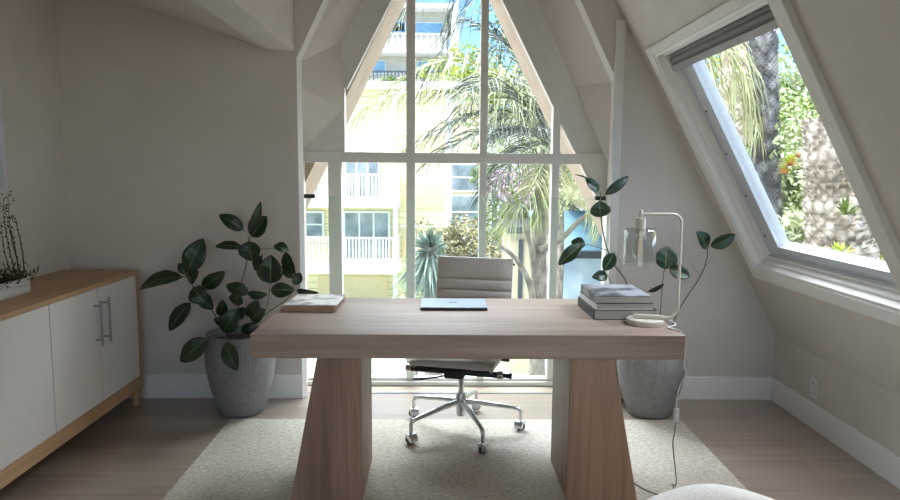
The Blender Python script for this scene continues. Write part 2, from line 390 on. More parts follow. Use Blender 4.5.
# window-plane wall around the glass
wl = MB()
A_ = (.038, 3.26)
def wp(poly, d=.09, y=Yb): wl.prism([(x, y, z) for x, z in poly], (0, d, 0))
wp([(-1.0, 1.568), (-.626, 1.568), (-.626, 1.983), (-1.0, 1.983)])
wp([(-1.0, 1.983), (-.626, 1.983), (.038, 3.26), (.038, 4.3), (-1.0, 4.3)])
wp([(1.3, 1.19), (1.3, 4.3), (.038, 4.3), (.038, 3.26), (.411, 2.537), (.70, 1.958), (.935, 1.509), (1.10, 1.19)])
wp([(-1.0, 0), (-.903, 0), (-.903, 1.568), (-1.0, 1.568)])
wp([(1.10, 0), (1.3, 0), (1.3, 1.19), (1.10, 1.19)])
struct(wl.build('wall_window_side', 'frame_paint'), 'painted wall surrounding the triangular window', 'wall')

# roof: right slope with the skylight hole, left slope, apex
HY0, HY1, HS0, HS1 = 2.62, 4.0, .54, 1.94
def slab(Y0, Y1, s0, s1, o0=0, o1=.15):
    return [sl(Y0, s0, o0), sl(Y1, s0, o0), sl(Y1, s1, o0), sl(Y0, s1, o0), sl(Y0, s0, o1), sl(Y1, s0, o1), sl(Y1, s1, o1), sl(Y0, s1, o1)]
c = MB()
c.hexa(slab(YR-.1, HY0, -.05, SMAX+.2)); c.hexa(slab(HY1, Yw+.3, -.05, SMAX+.2))
c.hexa(slab(HY0, HY1, -.05, HS0)); c.hexa(slab(HY0, HY1, HS1, SMAX+.2))
struct(c.build('ceiling', 'plaster'), 'steep sloping ceiling on the right', 'ceiling')
c = MB().hexa(slab(YR, 2.22, .0, SMAX, -.05, .0))
struct(c.build('ceiling_right_front', 'plaster'), 'thicker near part of the sloping ceiling', 'ceiling')
c = MB()
c.prism([(-.885, YR-.1, 2.16), (-.885, YR-.1, 3.0), (APX, YR-.1, APZ), (APX, YR-.1, APZ+.2), (-1.05, YR-.1, 3.15), (-1.05, YR-.1, 2.16)], (0, Yw+.1-YR, 0))
struct(c.build('ceiling_left_slope', 'plaster'), 'ceiling slope and boxed beam on the left', 'ceiling')
c = MB().prism([(-1.045, YR-.1, 2.165), (XL-.1, YR-.1, 2.165+(-1.045-XL+.1)*.323), (XL-.1, YR-.1, 2.9), (-1.045, YR-.1, 2.9)], (0, Yw+.1-YR, 0))
struct(c.build('ceiling_left_dormer', 'plaster'), 'low sloping ceiling over the cabinet', 'ceiling')
# rear wall behind the camera; opening added for fill, canopy added against sun
c = MB()
c.box((-2.5, YR-.12, 0), (2.5, YR, .35)); c.box((-2.5, YR-.12, 2.55), (2.5, YR, 4.5))
c.box((-2.5, YR-.12, .35), (-1.7, YR, 2.55)); c.box((1.7, YR-.12, .35), (2.5, YR, 2.55))
c.box((-2.5, YR-4, 2.6), (2.5, YR-.12, 2.75))
struct(c.build('wall_rear', 'plaster'), 'wall behind the camera', 'wall')

# baseboards
BH = .15
struct(box((XL, Yw-.016, 0), (-.868, Yw, BH+.005)).build('baseboard_back_left', 'trim_paint', bevel=.003), 'white baseboard left of the bay', 'baseboard')
struct(box((1.10, Yw-.016, 0), (XR, Yw, BH)).build('baseboard_back_right', 'trim_paint', bevel=.003), 'white baseboard right of the bay', 'baseboard')
struct(box((XR-.016, YR, 0), (XR, Yw-.016, BH)).build('baseboard_right', 'trim_paint', bevel=.003), 'white baseboard on the knee wall', 'baseboard')
struct(box((XL, YR, 0), (XL+.016, Yw-.016, BH)).build('baseboard_left', 'trim_paint', bevel=.003), 'white baseboard behind the cabinet', 'baseboard')

# ------------------------------------------------------------------ window 1: the A-shaped bay window
w1 = sthing('window_1', 'tall triangular window with painted mullions', 'window', (.05, Yb, 0))
def mull(x0, x1, z0, z1, name='mullion', y0=Yb-.012, y1=Yb+.07):
    return box((x0, y0, z0), (x1, y1, z1)).build(name, 'frame_paint', w1, bevel=.003)
mull(-.903, 1.10, 1.500, 1.568, 'transom', Yb-.014)
mull(-.736, -.65, .05, 1.5)
mull(-.224, -.167, .05, 2.74); mull(.255, .303, .05, 2.75)
mull(.731, .779, .05, 1.9)
mull(-.903, 1.10, .002, .03, 'sill_frame', Yb-.012); mull(-.903, 1.10, .03, .05, 'sill_frame', Yb+.01)
# raking frame strips along the glass edges
def rake(p, q, wd=.045, side=1, name='raking_frame'):
    p = V((p[0], 0, p[1])); q = V((q[0], 0, q[1])); d = (q-p).normalized(); nn = V((d.z, 0, -d.x))*side*wd
    mb = MB().prism([(v.x, Yb-.006, v.z) for v in (p, q, q+nn, p+nn)], (0, .06, 0)); mb.build(name, 'frame_paint', w1, bevel=.003)
rake((-.626, 1.983), (.038, 3.26), .02, 1); rake((.038, 3.26), (1.10, 1.19), .02, 1)
pane = MB().add([(-.903, Yb+.035, .03), (1.10, Yb+.035, .03), (1.10, Yb+.035, 1.19), (.935, Yb+.035, 1.509), (.038, Yb+.035, 3.26), (-.626, Yb+.035, 1.983), (-.626, Yb+.035, 1.568), (-.903, Yb+.035, 1.568)], [tuple(range(8))])
pane.build('glass', 'window_glass', w1)

# glass safety guard across the bay
g = thing('glass_guard', 'clear frameless glass guard panel across the window bay', 'guard rail', (.1, Yw+.1, 0))
box((-.845, Yw+.095, .004), (1.04, Yw+.107, 1.287)).build('glass_panel', 'guard_glass', g)
box((-.85, Yw+.092, 0), (1.05, Yw+.110, .004)).build('floor_channel', 'steel', g)
for x0, x1 in ((-.86, -.795), (.985, 1.05)):
    for z in (1.272,):
        box((x0, Yw+.08, z), (x1, Yw+.122, z+.026)).build('bracket', 'black_metal', g, bevel=.003)
        

# ------------------------------------------------------------------ window 2: the skylight in the slope
w2 = sthing('window_2', 'sloping skylight with white casing', 'window', sl(3.3, 1.2))
def sbox(Y0, Y1, s0, s1, o0, o1, name, mat, parent=w2, bevel=.003): return MB().hexa(slab(Y0, Y1, s0, s1, o0, o1)).build(name, mat, parent, bevel=bevel)
sbox(4.0, 4.08, .465, 1.99, -.018, .0, 'casing', 'trim_paint')
sbox(2.53, 2.62, .465, 1.99, -.03, .0, 'casing', 'board_paint')
sbox(2.62, 4.0, .465, .54, -.018, .0, 'casing', 'trim_paint')
sbox(2.62, 4.0, 1.94, 1.99, -.018, .0, 'casing', 'board_paint')
# stepped linings
for k, (ins, o0, o1) in enumerate(((.0, -.01, .15), (.018, .03, .15), (.036, .06, .15))):
    a, b2 = ins, ins+.018
    mb = MB()
    mb.hexa(slab(HY1-b2, HY1-a, HS0, HS1, o0, o1)); mb.hexa(slab(HY0+a, HY0+b2, HS0, HS1, o0, o1))
    mb.hexa(slab(HY0, HY1, HS0+a, HS0+b2, o0, o1)); mb.hexa(slab(HY0, HY1, HS1-b2, HS1-a, o0, o1))
    mb.build('lining', 'trim_paint', w2, bevel=.0025)
mb = MB()
gy0, gy1, gs0, gs1 = 2.80, 3.755, .672, 1.84
mb.hexa(slab(gy1, HY1-.05, HS0+.05, HS1-.05, .085, .135)); mb.hexa(slab(HY0+.05, gy0, HS0+.05, HS1-.05, .085, .135))
mb.hexa(slab(gy0, gy1, HS0+.05, gs0, .085, .135)); mb.hexa(slab(gy0, gy1, gs1, HS1-.05, .085, .135))
mb.build('sash', 'sash_metal', w2, bevel=.004)
mb = MB()
mb.hexa(slab(gy1, gy1+.07, gs0-.0, gs1, .065, .087)); mb.hexa(slab(gy0, gy1+.07, gs0-.035, gs0, .065, .087))
mb.build('glazing_bead', 'sash_metal', w2, bevel=.003)
for s_ in (.72, .98, 1.25, 1.52):
    MB().lathe([(0, -.004), (.006, -.004), (.006, .003), (0, .003)], sl(3.90, s_, .084), 12, axis=NO).build('screw', 'black_metal', w2)
MB().add([sl(gy0-.01, gs0-.01, .11), sl(gy1+.01, gs0-.01, .11), sl(gy1+.01, gs1+.01, .11), sl(gy0-.01, gs1+.01, .11)], [(0, 1, 2, 3)]).build('glass', 'window_glass', w2)
rb = thing('roller_blind', 'grey rolled up blind at the top of the skylight', 'blind', sl(3.3, 1.88, .03))
MB().hexa(slab(2.68, 3.94, 1.835, 1.90, .045, .085)).build('blind_cassette', 'blind_fabric', rb, bevel=.008)
MB().tube([sl(2.69, 1.862, .045), sl(3.93, 1.862, .045)], .016, 14).build('rolled_fabric', 'blind_fabric', rb)
MB().hexa(slab(2.67, 3.95, 1.80, 1.838, .035, .075)).build('bottom_rail', 'blind_rail', rb, bevel=.005)

# outlet
o_ = thing('wall_outlet', 'white double wall outlet low on the knee wall', 'outlet', (XR, 3.75, .19))
box((XR-.006, 3.715, .175), (XR, 3.785, .29)).build('cover_plate', 'outlet_plastic', o_, bevel=.002)
for z in (.205, .26):
    mb = MB().box((XR-.009, 3.733, z-.016), (XR-.005, 3.767, z+.016)); sk = mb.build('socket', 'outlet_plastic', o_, bevel=.004)
    MB().box((XR-.0095, 3.741, z-.006), (XR-.0088, 3.744, z+.006)).box((XR-.0095, 3.755, z-.006), (XR-.0088, 3.758, z+.006)).build('slot', 'black_metal', sk)

# picture on the left wall
pf = thing('picture_frame', 'pale lilac framed picture on the left wall above the cabinet', 'picture', (XL, 3.2, 1.32))
mb = MB(); x0, x1 = XL, XL+.025
mb.box((x0, 2.75, 1.32), (x1, 3.63, 1.35)); mb.box((x0, 2.75, 2.02), (x1, 3.63, 2.05)); mb.box((x0, 2.75, 1.35), (x1, 2.78, 2.02)); mb.box((x0, 3.60, 1.35), (x1, 3.63, 2.02))
mb.build('frame', 'picture_frame', pf, bevel=.003)
box((x0+.002, 2.78, 1.35), (x0+.012, 3.60, 2.02)).build('print', 'picture_print', pf)

# ------------------------------------------------------------------ rug
tag(box((-1.215, .9, 0), (1.42, 3.842, .006)).build('rug', 'rug_weave'), 'flat grey woven rug under the desk', 'rug')
RZ = .006

# ------------------------------------------------------------------ desk
dk = thing('desk', 'pale oak desk with thick top and two flared slab legs', 'desk', (.125, 3.24, RZ))
DX0, DX1, DY0, DY1 = -.80, 1.05, 2.822, 3.66
box((DX0, DY0, .655), (DX1, DY1, .76)).build('desk_top', 'desk_wood', dk, bevel=.003)
for sg in (-1, 1):
    xi = -.334 if sg < 0 else .563
    xt, xb = xi+sg*.19, xi+sg*.315
    ya, yb_ = 2.845, 3.275
    MB().hexa([(xi, ya, RZ), (xb, ya, RZ), (xb, yb_, RZ), (xi, yb_, RZ), (xi, ya, .655), (xt, ya, .655), (xt, yb_, .655), (xi, yb_, .655)]).build('leg', 'desk_leg_wood', dk, bevel=.003)

# ------------------------------------------------------------------ office chair (authored facing -Y, root turned)
ch = thing('office_chair', 'grey leather swivel office chair with channelled back and chrome base', 'chair', (.122, 3.68, RZ), math.radians(-15))
def part(mb, name, mat, bevel=0, parent=None): return mb.build(name, mat, parent or ch, bevel=bevel, local=True)
def ribbed(path, halfw, thick, cuts, name, mat):
    """pad following a path in the YZ plane with channels across"""
    mb = MB(); P_ = []; L = [0]
    for i in range(len(path)-1): L.append(L[-1]+(V(path[i+1])-V(path[i])).length)
    tot = L[-1]; n_per = len(cuts)-1; M_ = n_per*10
    def pt(s_):
        for i in range(len(L)-1):
            if s_ <= L[i+1]+1e-9:
                t = (s_-L[i])/(L[i+1]-L[i]); a = V(path[i]); b3 = V(path[i+1]); return a.lerp(b3, t), (b3-a).normalized()
        return V(path[-1]), (V(path[-1])-V(path[-2])).normalized()
    rings = []
    for k in range(M_+1):
        c0_ = min(k//10, n_per-1); s_ = tot*(cuts[c0_]+(cuts[c0_+1]-cuts[c0_])*(k-c0_*10)/10); p, t = pt(s_); ph = (k % 10)/10; h = thick*(.15+.85*math.sin(PI*ph)**.4) if k % 10 else thick*.15
        if k in (0, M_): h = thick*.25
        nn = V((0, -t.z, t.y))   # pad front normal (up for seat, -Y for back)
        ring = []
        for j in range(13):
            u_ = -1+2*j/12; e = (1-abs(u_)**8)
            ring.append(V((u_*halfw, p.y, p.z))+nn*h*(.25+.75*e)*.5)
        for j in range(12, -1, -1):
            u_ = -1+2*j/12
            ring.append(V((u_*halfw, p.y, p.z))-nn*thick*.25)
        rings.append(ring)
    vs = [v for r in rings for v in r]; n_ = 26; fs = []
    for i in range(M_):
        for j in range(n_): fs.append((i*n_+j, i*n_+(j+1) % n_, (i+1)*n_+(j+1) % n_, (i+1)*n_+j))
    fs += [tuple(range(n_))[::-1], tuple(range(M_*n_, (M_+1)*n_))]
    mb.add(vs, fs, True); return part(mb, name, mat)
seat = [(0, -.24+.48*k/10, .455-.02*math.sin(PI*k/10)) for k in range(11)]
seat[0] = (0, -.25, .437)
ribbed(seat, .225, .045, [i/7 for i in range(8)], 'seat', 'chair_leather')
back = [(0, .25, .465), (0, .268, .51), (0, .28, .58), (0, .295, .68), (0, .315, .80), (0, .335, .91), (0, .333, .935)]
ribbed(back, .226, .045, [0, .12, .24, .36, .48, .60, .73, 1], 'backrest', 'chair_leather')
for sx in (-1, 1):
    x = sx*.212
    part(MB().tube([(x, -.235, .418), (x, .0, .41), (x, .2, .43), (x, .265, .46), (x, .30, .58), (x, .335, .80), (x, .352, .90)], .009, 8), 'side_rail', 'chrome')
part(MB().tube([(-.232, .352, .90), (.236, .352, .90)], .008, 8), 'top_bar', 'black_metal')
part(MB().tube([(-.245, -.17, .385), (.245, -.17, .385)], .017, 10).box((-.20, -.185, .38), (-.165, -.15, .425)).box((.165, -.185, .38), (.2, -.15, .425)), 'front_cross_bar', 'black_metal', .004)
part(MB().tube([(-.245, .15, .385), (.245, .15, .385)], .017, 10), 'rear_cross_bar', 'black_metal')
for sx in (-1, 1):
    part(MB().lathe([(0, 0), (.021, 0), (.023, .006), (.021, .03), (0, .03)], (sx*.235 if sx > 0 else -.265, -.17, .385), 16, axis=V((1, 0, 0))), 'cap', 'chrome')
part(MB().box((-.055, -.185, .345), (.055, .16, .40)), 'tilt_mechanism', 'black_metal', .012)
part(MB().lathe([(0, 0), (.012, 0), (.012, .04), (.016, .045), (.016, .055), (0, .055)], (.255, -.17, .385), 12, axis=V((1, 0, 0))), 'tension_knob', 'black_metal')
lv = part(MB().tube([(-.04, -.12, .35), (-.10, -.13, .335), (-.16, -.14, .325), (-.20, -.145, .320)], [.005, .005, .006, .008], 8), 'height_lever', 'black_metal')
part(MB().tube([(-.195, -.145, .320), (-.235, -.15, .318)], .011, 10), 'lever_grip', 'steel', parent=lv)
part(MB().tube([(0, 0, .34), (0, 0, .16)], .016, 16), 'gas_lift', 'chrome')
part(MB().lathe([(0, .085), (.024, .085), (.028, .095), (.028, .20), (.022, .215), (0, .215)], (0, 0, 0), 24), 'hub', 'polished_alloy')
rot0 = math.radians(15)
for k in range(5):
    a = rot0+2*PI*k/5; d = V((math.cos(a), math.sin(a), 0)); sd_ = V((-d.y, d.x, 0))
    part(MB().tube([d*.02+V((0, 0, .165)), d*.12+V((0, 0, .155)), d*.29+V((0, 0, .13)), d*.325+V((0, 0, .122)), d*.335+V((0, 0, .105)), d*.335+V((0, 0, .07))], [.017, .015, .012, .012, .011, .009], 10), 'arm_spoke', 'polished_alloy')
    c0 = d*.335+V((0, 0, .026)); bk = -d*.012
    ca = MB()
    ca.box((-.001, -.001, 0), (0, 0, .001)); ca = MB()
    q = V((math.cos(a+.7*k), math.sin(a+.7*k), 0)); q2 = V((-q.y, q.x, 0))
    for s2 in (-1, 1):
        ca.lathe([(0, -.008), (.020, -.008), (.026, -.004), (.026, .004), (.020, .008), (0, .008)], c0+q2*s2*.012, 20, axis=q2)
    w_ = part(ca, 'caster', 'black_rubber')
    hood = MB(); ctr = c0
    q = V((math.cos(a*.35-2.0), math.sin(a*.35-2.0), 0)); q2 = V((-q.y, q.x, 0))
    arc = [ctr+q*math.cos(t)*.031+V((0, 0, math.sin(t)*.031)) for t in [math.radians(-25+14*i) for i in range(13)]]
    hood.add([p+q2*.024 for p in arc]+[p-q2*.024 for p in arc], [(i, i+1, 14+i, 13+i) for i in range(12)])
    for s3 in (-1, 1):
        hood.add([ctr+q2*.024*s3+V((0, 0, .006))]+[p+q2*.024*s3 for p in arc], [(0, i+1, i+2) for i in range(12)])
    hood.tube([ctr+V((0, 0, .025)), ctr+V((0, 0, .046))], .01, 10)
    part(hood, 'caster_hood', 'polished_alloy', parent=w_)

# ------------------------------------------------------------------ cabinet
cb = thing('sideboard', 'oak sideboard with pale doors along the left wall', 'sideboard', (-2.07, 3.18, 0))
CX, CY0, CY1 = -1.84, 2.235, 4.125
box((XL+.005, CY0, .812), (CX+.004, CY1+.003, .835)).build('cabinet_top', 'oak_y', cb, bevel=.002)
box((XL+.005, CY0, .155), (CX, CY0+.025, .812)).build('side_panel', 'oak_z', cb); box((XL+.005, CY1-.03, .105), (CX, CY1, .812)).build('side_panel', 'oak_z', cb)
box((XL+.005, CY0, .105), (CX, CY1-.03, .178)).build('base_rail', 'oak_y', cb, bevel=.002)
box((XL+.005, CY0+.025, .178), (XL+.02, CY1-.03, .812)).build('back_panel', 'oak_z', cb)
dw = (CY1-.03-CY0-.025)/4
for k in range(4):
    a0 = CY0+.025+k*dw+.003; a1 = a0+dw-.006
    dr = box((CX-.022, a0, .182), (CX-.001, a1, .809)).build('door', 'door_linen', cb, bevel=.0015)
    if k == 1: continue
    hy = a1-.043 if k % 2 == 0 else a0+.043
    hb = MB().tube([(CX+.034, hy, .505), (CX+.034, hy, .752)], .0065, 12)
    for z in (.535, .722): hb.tube([(CX-.002, hy, z), (CX+.034, hy, z)], .0045, 8)
    hb.build('handle', 'steel', dr)
for x in (CX-.03, XL+.045):
    for y in (CY0+.04, CY1-.035):
        MB().lathe([(0, 0), (.019, 0), (.022, .004), (.030, .107), (0, .107)], (x, y, 0), 20).build('leg', 'oak_z', cb)

# planter trough with dry arrangement
pt_ = thing('planter_box', 'white wooden trough of moss and dried stems on the sideboard', 'planter', (-2.12, 3.16, .835))
TX0, TX1, TY0, TY1, TZ = -2.20, -2.04, 2.93, 3.375, .835
mb = MB(); hT = .075
mb.box((TX0, TY0, TZ), (TX1, TY1, TZ+.01)); mb.box((TX1-.01, TY0, TZ+.01), (TX1, TY1, TZ+hT)); mb.box((TX0, TY0, TZ+.01), (TX0+.01, TY1, TZ+hT))
mb.box((TX0+.01, TY0, TZ+.01), (TX1-.01, TY0+.01, TZ+hT)); mb.box((TX0+.01, TY1-.01, TZ+.01), (TX1-.01, TY1, TZ+hT))
mb.build('trough', 'planter_wood', pt_, bevel=.002)
mb = MB(); nx, ny = 10, 30
for i in range(ny+1):
    for j in range(nx+1):
        x = TX0+.011+(TX1-TX0-.022)*j/nx; y = TY0+.011+(TY1-TY0-.022)*i/ny
        mb.v.append(V((x, y, TZ+.06+.02*math.sin(PI*j/nx)+.02*noise.noise(V((x*25, y*25, 0))))))
for i in range(ny):
    for j in range(nx): mb.f.append([i*(nx+1)+j, i*(nx+1)+j+1, (i+1)*(nx+1)+j+1, (i+1)*(nx+1)+j]); mb.sm.append(True)
mb.build('moss_bed', 'moss', pt_)
mb = MB()
for i in range(1200):
    p = V((random.uniform(TX0+.005, TX1+.022), random.uniform(TY0, TY1+.03), TZ+.06+random.random()*.045+.035*max(0, math.sin((TY1-.05-0)*0+i*.37))))
    edge = p.y > TY1-.03 or p.x > TX1-.01
    if edge: p.z -= random.random()*.03
    d = V((random.gauss(0, 1), random.gauss(0, 1), abs(random.gauss(0, 1)))).normalized()*random.uniform(.012, .034); s_ = d.cross(V((0, 0, 1)))
    if s_.length < 1e-4: continue
    s_ = s_.normalized()*.0045
    mb.add([p, p+d*.5+s_, p+d, p+d*.5-s_], [(0, 1, 2, 3)])
mb.build('moss_sprigs', 'moss', pt_)
def stem(p0, p1, bend, nleaf, spread):
    p0, p1 = V(p0), V(p1); mb = MB(); pts = []
    for i in range(9):
        t = i/8; pts.append(p0.lerp(p1, t)+V(bend)*math.sin(PI*t))
    mb.tube(pts, [.003-.002*i/8 for i in range(9)], 5)
    for i in range(nleaf):
        t = .12+.88*i/nleaf; k = min(7, int(t*8)); c_ = pts[k].lerp(pts[k+1], t*8-k)
        r_ = spread*(.2+max(0, t-.45)*1.4)
        c_ += V((random.uniform(-r_, r_), random.uniform(-r_, r_), random.uniform(-.01, .01)))
        rad = random.uniform(.003, .006)
        mb.lathe([(0, -rad), (rad*.8, -rad*.3), (rad*.7, rad*.5), (0, rad)], c_, 6)
    return mb
PX = -2.12
for (bx, by, tx, ty, nl, bd, spd) in ((16, 272, 3, 198, 34, (0, -.022, .0), .02), (21, 272, 8, 190, 44, (0, -.03, 0), .028), (24, 268, 13, 214, 34, (0, .018, 0), .012), (12, 272, 1, 222, 24, (0, -.02, 0), .012), (18, 268, 4, 208, 24, (0, .02, 0), .024)):
    def onX(x, y, X): d = ray(x, y); return CAM+d*(X/d.x)
    q0 = onX(bx, by, PX); q1 = onX(tx, ty, PX); q0.z = min(q0.z, TZ+.08)
    stem(q0, q1, bd, nl, spd).build('dried_stem', 'dry_stem', pt_)

# ------------------------------------------------------------------ potted rubber plants
def pot(root, cx, cy, z0, H_, R, name='pot'):
    prof = [(0, .0), (R*.60, 0), (R*.66, .012)]
    for k in range(1, 25):
        t = k/24; prof.append((R*(.66+.34*math.sin(min(1, t*1.4)*PI/2)**1.1)-R*.05*max(0, (t-.7)/.3)**1.5, .012+(H_-.012)*t))
    rt_ = prof[-1][0]
    mb = MB(); cpt = (cx, cy, z0)
    out = MB(); seg = 180
    vs = []; fs = []
    full = prof+[(rt_-.014, H_), (rt_-.018, H_-.03), (rt_-.02, H_-.07)]
    for i, (r, z) in enumerate(full):
        tz = z/H_
        for k in range(seg):
            a = 2*PI*k/seg
            g_ = 0
            if .36 < tz < .62: g_ = .0014*(1 if ((k//3)+i) % 2 else -1)      # cross-hatched band
            elif .05 < tz < .9: g_ = .0016*math.cos(a*60)                    # fine vertical flutes
            vs.append(V((cx+(r+g_)*math.cos(a), cy+(r+g_)*math.sin(a), z0+z)))
    for i in range(1, len(full)-1):
        for k in range(seg): fs.append((i*seg+k, i*seg+(k+1) % seg, (i+1)*seg+(k+1) % seg, (i+1)*seg+k))
    fs.append(tuple(range(seg, 2*seg))[::-1])
    out.add(vs, fs, True)
    out.build(name, 'pot_clay', root)
    MB().lathe([(0, H_-.045), (rt_*.5, H_-.038), (rt_-.016, H_-.05)], cpt, 40).build('soil', 'soil', root)
def leaf(root, b0, t0, w_, depth_b, depth_t, twist=0., droop=.10, fold=.12):
    """ovate leaf from stem point to tip; w_ is its width in metres"""
    p, q = b0, t0; ax = q-p; L = ax.length; a = ax.normalized()
    view = (V((0, -1, .35))).normalized()
    side = a.cross(view)
    if side.length < .1: side = a.cross(V((1, 0, 0)))
    side.normalize(); side = Matrix.Rotation(twist, 3, a) @ side; nn = side.cross(a).normalized()
    if nn.dot(view) < 0: nn = -nn
    mb = MB(); NU, NV = 9, 13
    petiole = .07
    for i in range(NV):
        t = i/(NV-1); wd = w_*.5*(math.sin(PI*min(1, t*1.0)**.85)**.72)*(1-.0*t) if 0 < t < 1 else .0006
        cpt = p+a*(L*(petiole+(1-petiole)*t))+nn*(L*droop*(math.sin(PI*t)-.35*t))
        for j in range(NU):
            u_ = -1+2*j/(NU-1)
            mb.v.append(cpt+side*u_*wd+nn*(fold*abs(u_)*wd+.04*wd*math.sin(6*PI*t+j)))
            mb.uv[len(mb.v)-1] = (j/(NU-1), t)
    for i in range(NV-1):
        for j in range(NU-1): mb.f.append([i*NU+j, i*NU+j+1, (i+1)*NU+j+1, (i+1)*NU+j]); mb.sm.append(True)
    lo = mb.build('leaf', 'rubber_leaf', root)
    md = lo.modifiers.new('solid', 'SOLIDIFY'); md.thickness = .0012; md.offset = -1
    MB().tube([p, p+a*L*.06+nn*.002, p+a*(L*petiole*1.05)], [.0032, .0028, .002], 6).build('petiole', 'bark_twig', lo)
    return lo
def plant(root, leaves, stems, Y0, rnd):
    R_ = random.Random(rnd)
    for pts, r0, r1 in stems:
        n_ = len(pts); P3 = [at(x, y, Yy) for x, y, Yy in pts]
        # smooth
        sm = []
        for i in range(n_-1):
            a, b4 = P3[i], P3[i+1]; a0 = P3[max(0, i-1)]; b0 = P3[min(n_-1, i+2)]
            for k in range(5):
                t = k/5; sm.append(.5*((2*a)+(b4-a0)*t+(2*a0-5*a+4*b4-b0)*t*t+(3*a-a0-3*b4+b0)*t**3))
        sm.append(P3[-1])
        MB().tube(sm, [r0+(r1-r0)*i/(len(sm)-1) for i in range(len(sm))], 8).build('stem', 'bark_twig', root)
    for (bx, by, tx, ty, wpx, dy, tw) in leaves:
        p = at(bx, by, Y0+dy); q = at(tx, ty, Y0+dy+R_.uniform(-.05, .03)); w_ = wpx*Y0/690*1.2
        leaf(root, p, q, w_, 0, 0, twist=tw+R_.uniform(-.15, .15), droop=R_.uniform(.03, .12), fold=R_.uniform(.08, .3))
LP = thing('potted_rubber_plant', 'rubber plant in ribbed grey pot between sideboard and bay', 'plant', (-1.19, 3.99, 0))
pot(LP, -1.19, 3.99, 0, .485, .203)
plant(LP, [
 (248, 233, 261, 201.8, 9, 0, .9), (250.3, 238.3, 266.5, 216, 17, .02, .1), (245, 231.3, 219, 214.4, 12, -.02, .2), (244, 247.8, 214.5, 245.7, 10, 0, .5),
 (249.3, 239.5, 252, 261.5, 19, -.08, 0), (262.6, 254.1, 254.6, 271, 10, 0, .5), (289.4, 250.3, 273.5, 246, 10, 0, .5), (285, 250.3, 294.7, 275, 12, .02, .4),
 (270.4, 285.8, 271, 255, 21.5, -.06, 0), (292.5, 279.4, 280.3, 265.7, 8, 0, .6), (293.6, 285.8, 300.6, 272.5, 9, .02, .3), (269, 290, 294.5, 290, 13, -.05, .2),
 (294.7, 290, 318.5, 293.2, 8, .0, .6), (186.6, 274, 203, 238.5, 19, 0, .1), (186, 276.3, 138.4, 288, 16, -.06, .35), (187, 275, 178.5, 263, 8, .02, .3),
 (187, 280.4, 198.5, 271, 15, .03, .1), (200.8, 289, 225, 271.5, 13, .0, .4), (192.3, 286, 205, 303.4, 17, -.05, 0), (250.2, 294.2, 225.6, 285, 12, -.04, .3),
 (246, 293, 267.4, 294.6, 9, -.06, .6), (192, 300.7, 168.5, 331, 14, -.03, .2), (199.6, 292.6, 213, 309.5, 13, .03, .3), (221, 317.3, 222.5, 299.5, 10, .02, .4),
 (238.6, 292.8, 235.3, 305.3, 13, -.04, 0), (222.3, 333.9, 237.6, 309, 17, -.05, .1), (246.4, 307.2, 239.2, 319.6, 10, -.02, .4), (249.6, 320.6, 264.9, 309.3, 13, -.03, .2),
 (210.3, 336.8, 179.8, 362, 16.5, -.20, .1), (224.9, 340, 237, 371, 14, -.235, .1), (240.8, 332.6, 256.8, 322.8, 10, -.02, .4), (228, 326, 214, 318, 9, .02, .4), (247, 318, 258, 300, 12, .03, .4)],
 [([(236, 338, 3.98), (238, 312, 3.98), (241, 286, 3.98), (247, 260, 3.98), (248.5, 236, 3.98)], .0055, .003),
  ([(229, 338, 3.99), (217, 318, 3.99), (205, 302, 3.99), (193, 286, 3.98), (186.5, 272, 3.98)], .005, .003),
  ([(246, 338, 4.0), (252, 325, 4.0), (270, 311, 4.0), (288, 298, 3.99), (294, 285, 3.98), (292, 279, 3.98)], .004, .002),
  ([(243, 338, 3.96), (258, 322, 3.95), (267, 306, 3.94), (270, 286, 3.93)], .0035, .002),
  ([(247, 250, 3.98), (262, 249, 3.98), (276, 249, 3.98), (287, 250.5, 3.98)], .002, .0015),
  ([(224, 338, 3.9), (216, 335, 3.84), (210, 336.5, 3.79)], .003, .0025), ([(227, 338, 3.9), (225, 335, 3.82), (224.8, 340, 3.755)], .003, .0025),
  ([(205, 302, 3.99), (200, 304, 3.97), (192, 300.5, 3.95)], .0025, .002)], 3.98, 3)
RP = thing('potted_rubber_plant', 'sparse leggy rubber plant in grey pot behind the desk lamp', 'plant', (1.275, 3.975, 0))
pot(RP, 1.275, 3.975, 0, .46, .20)
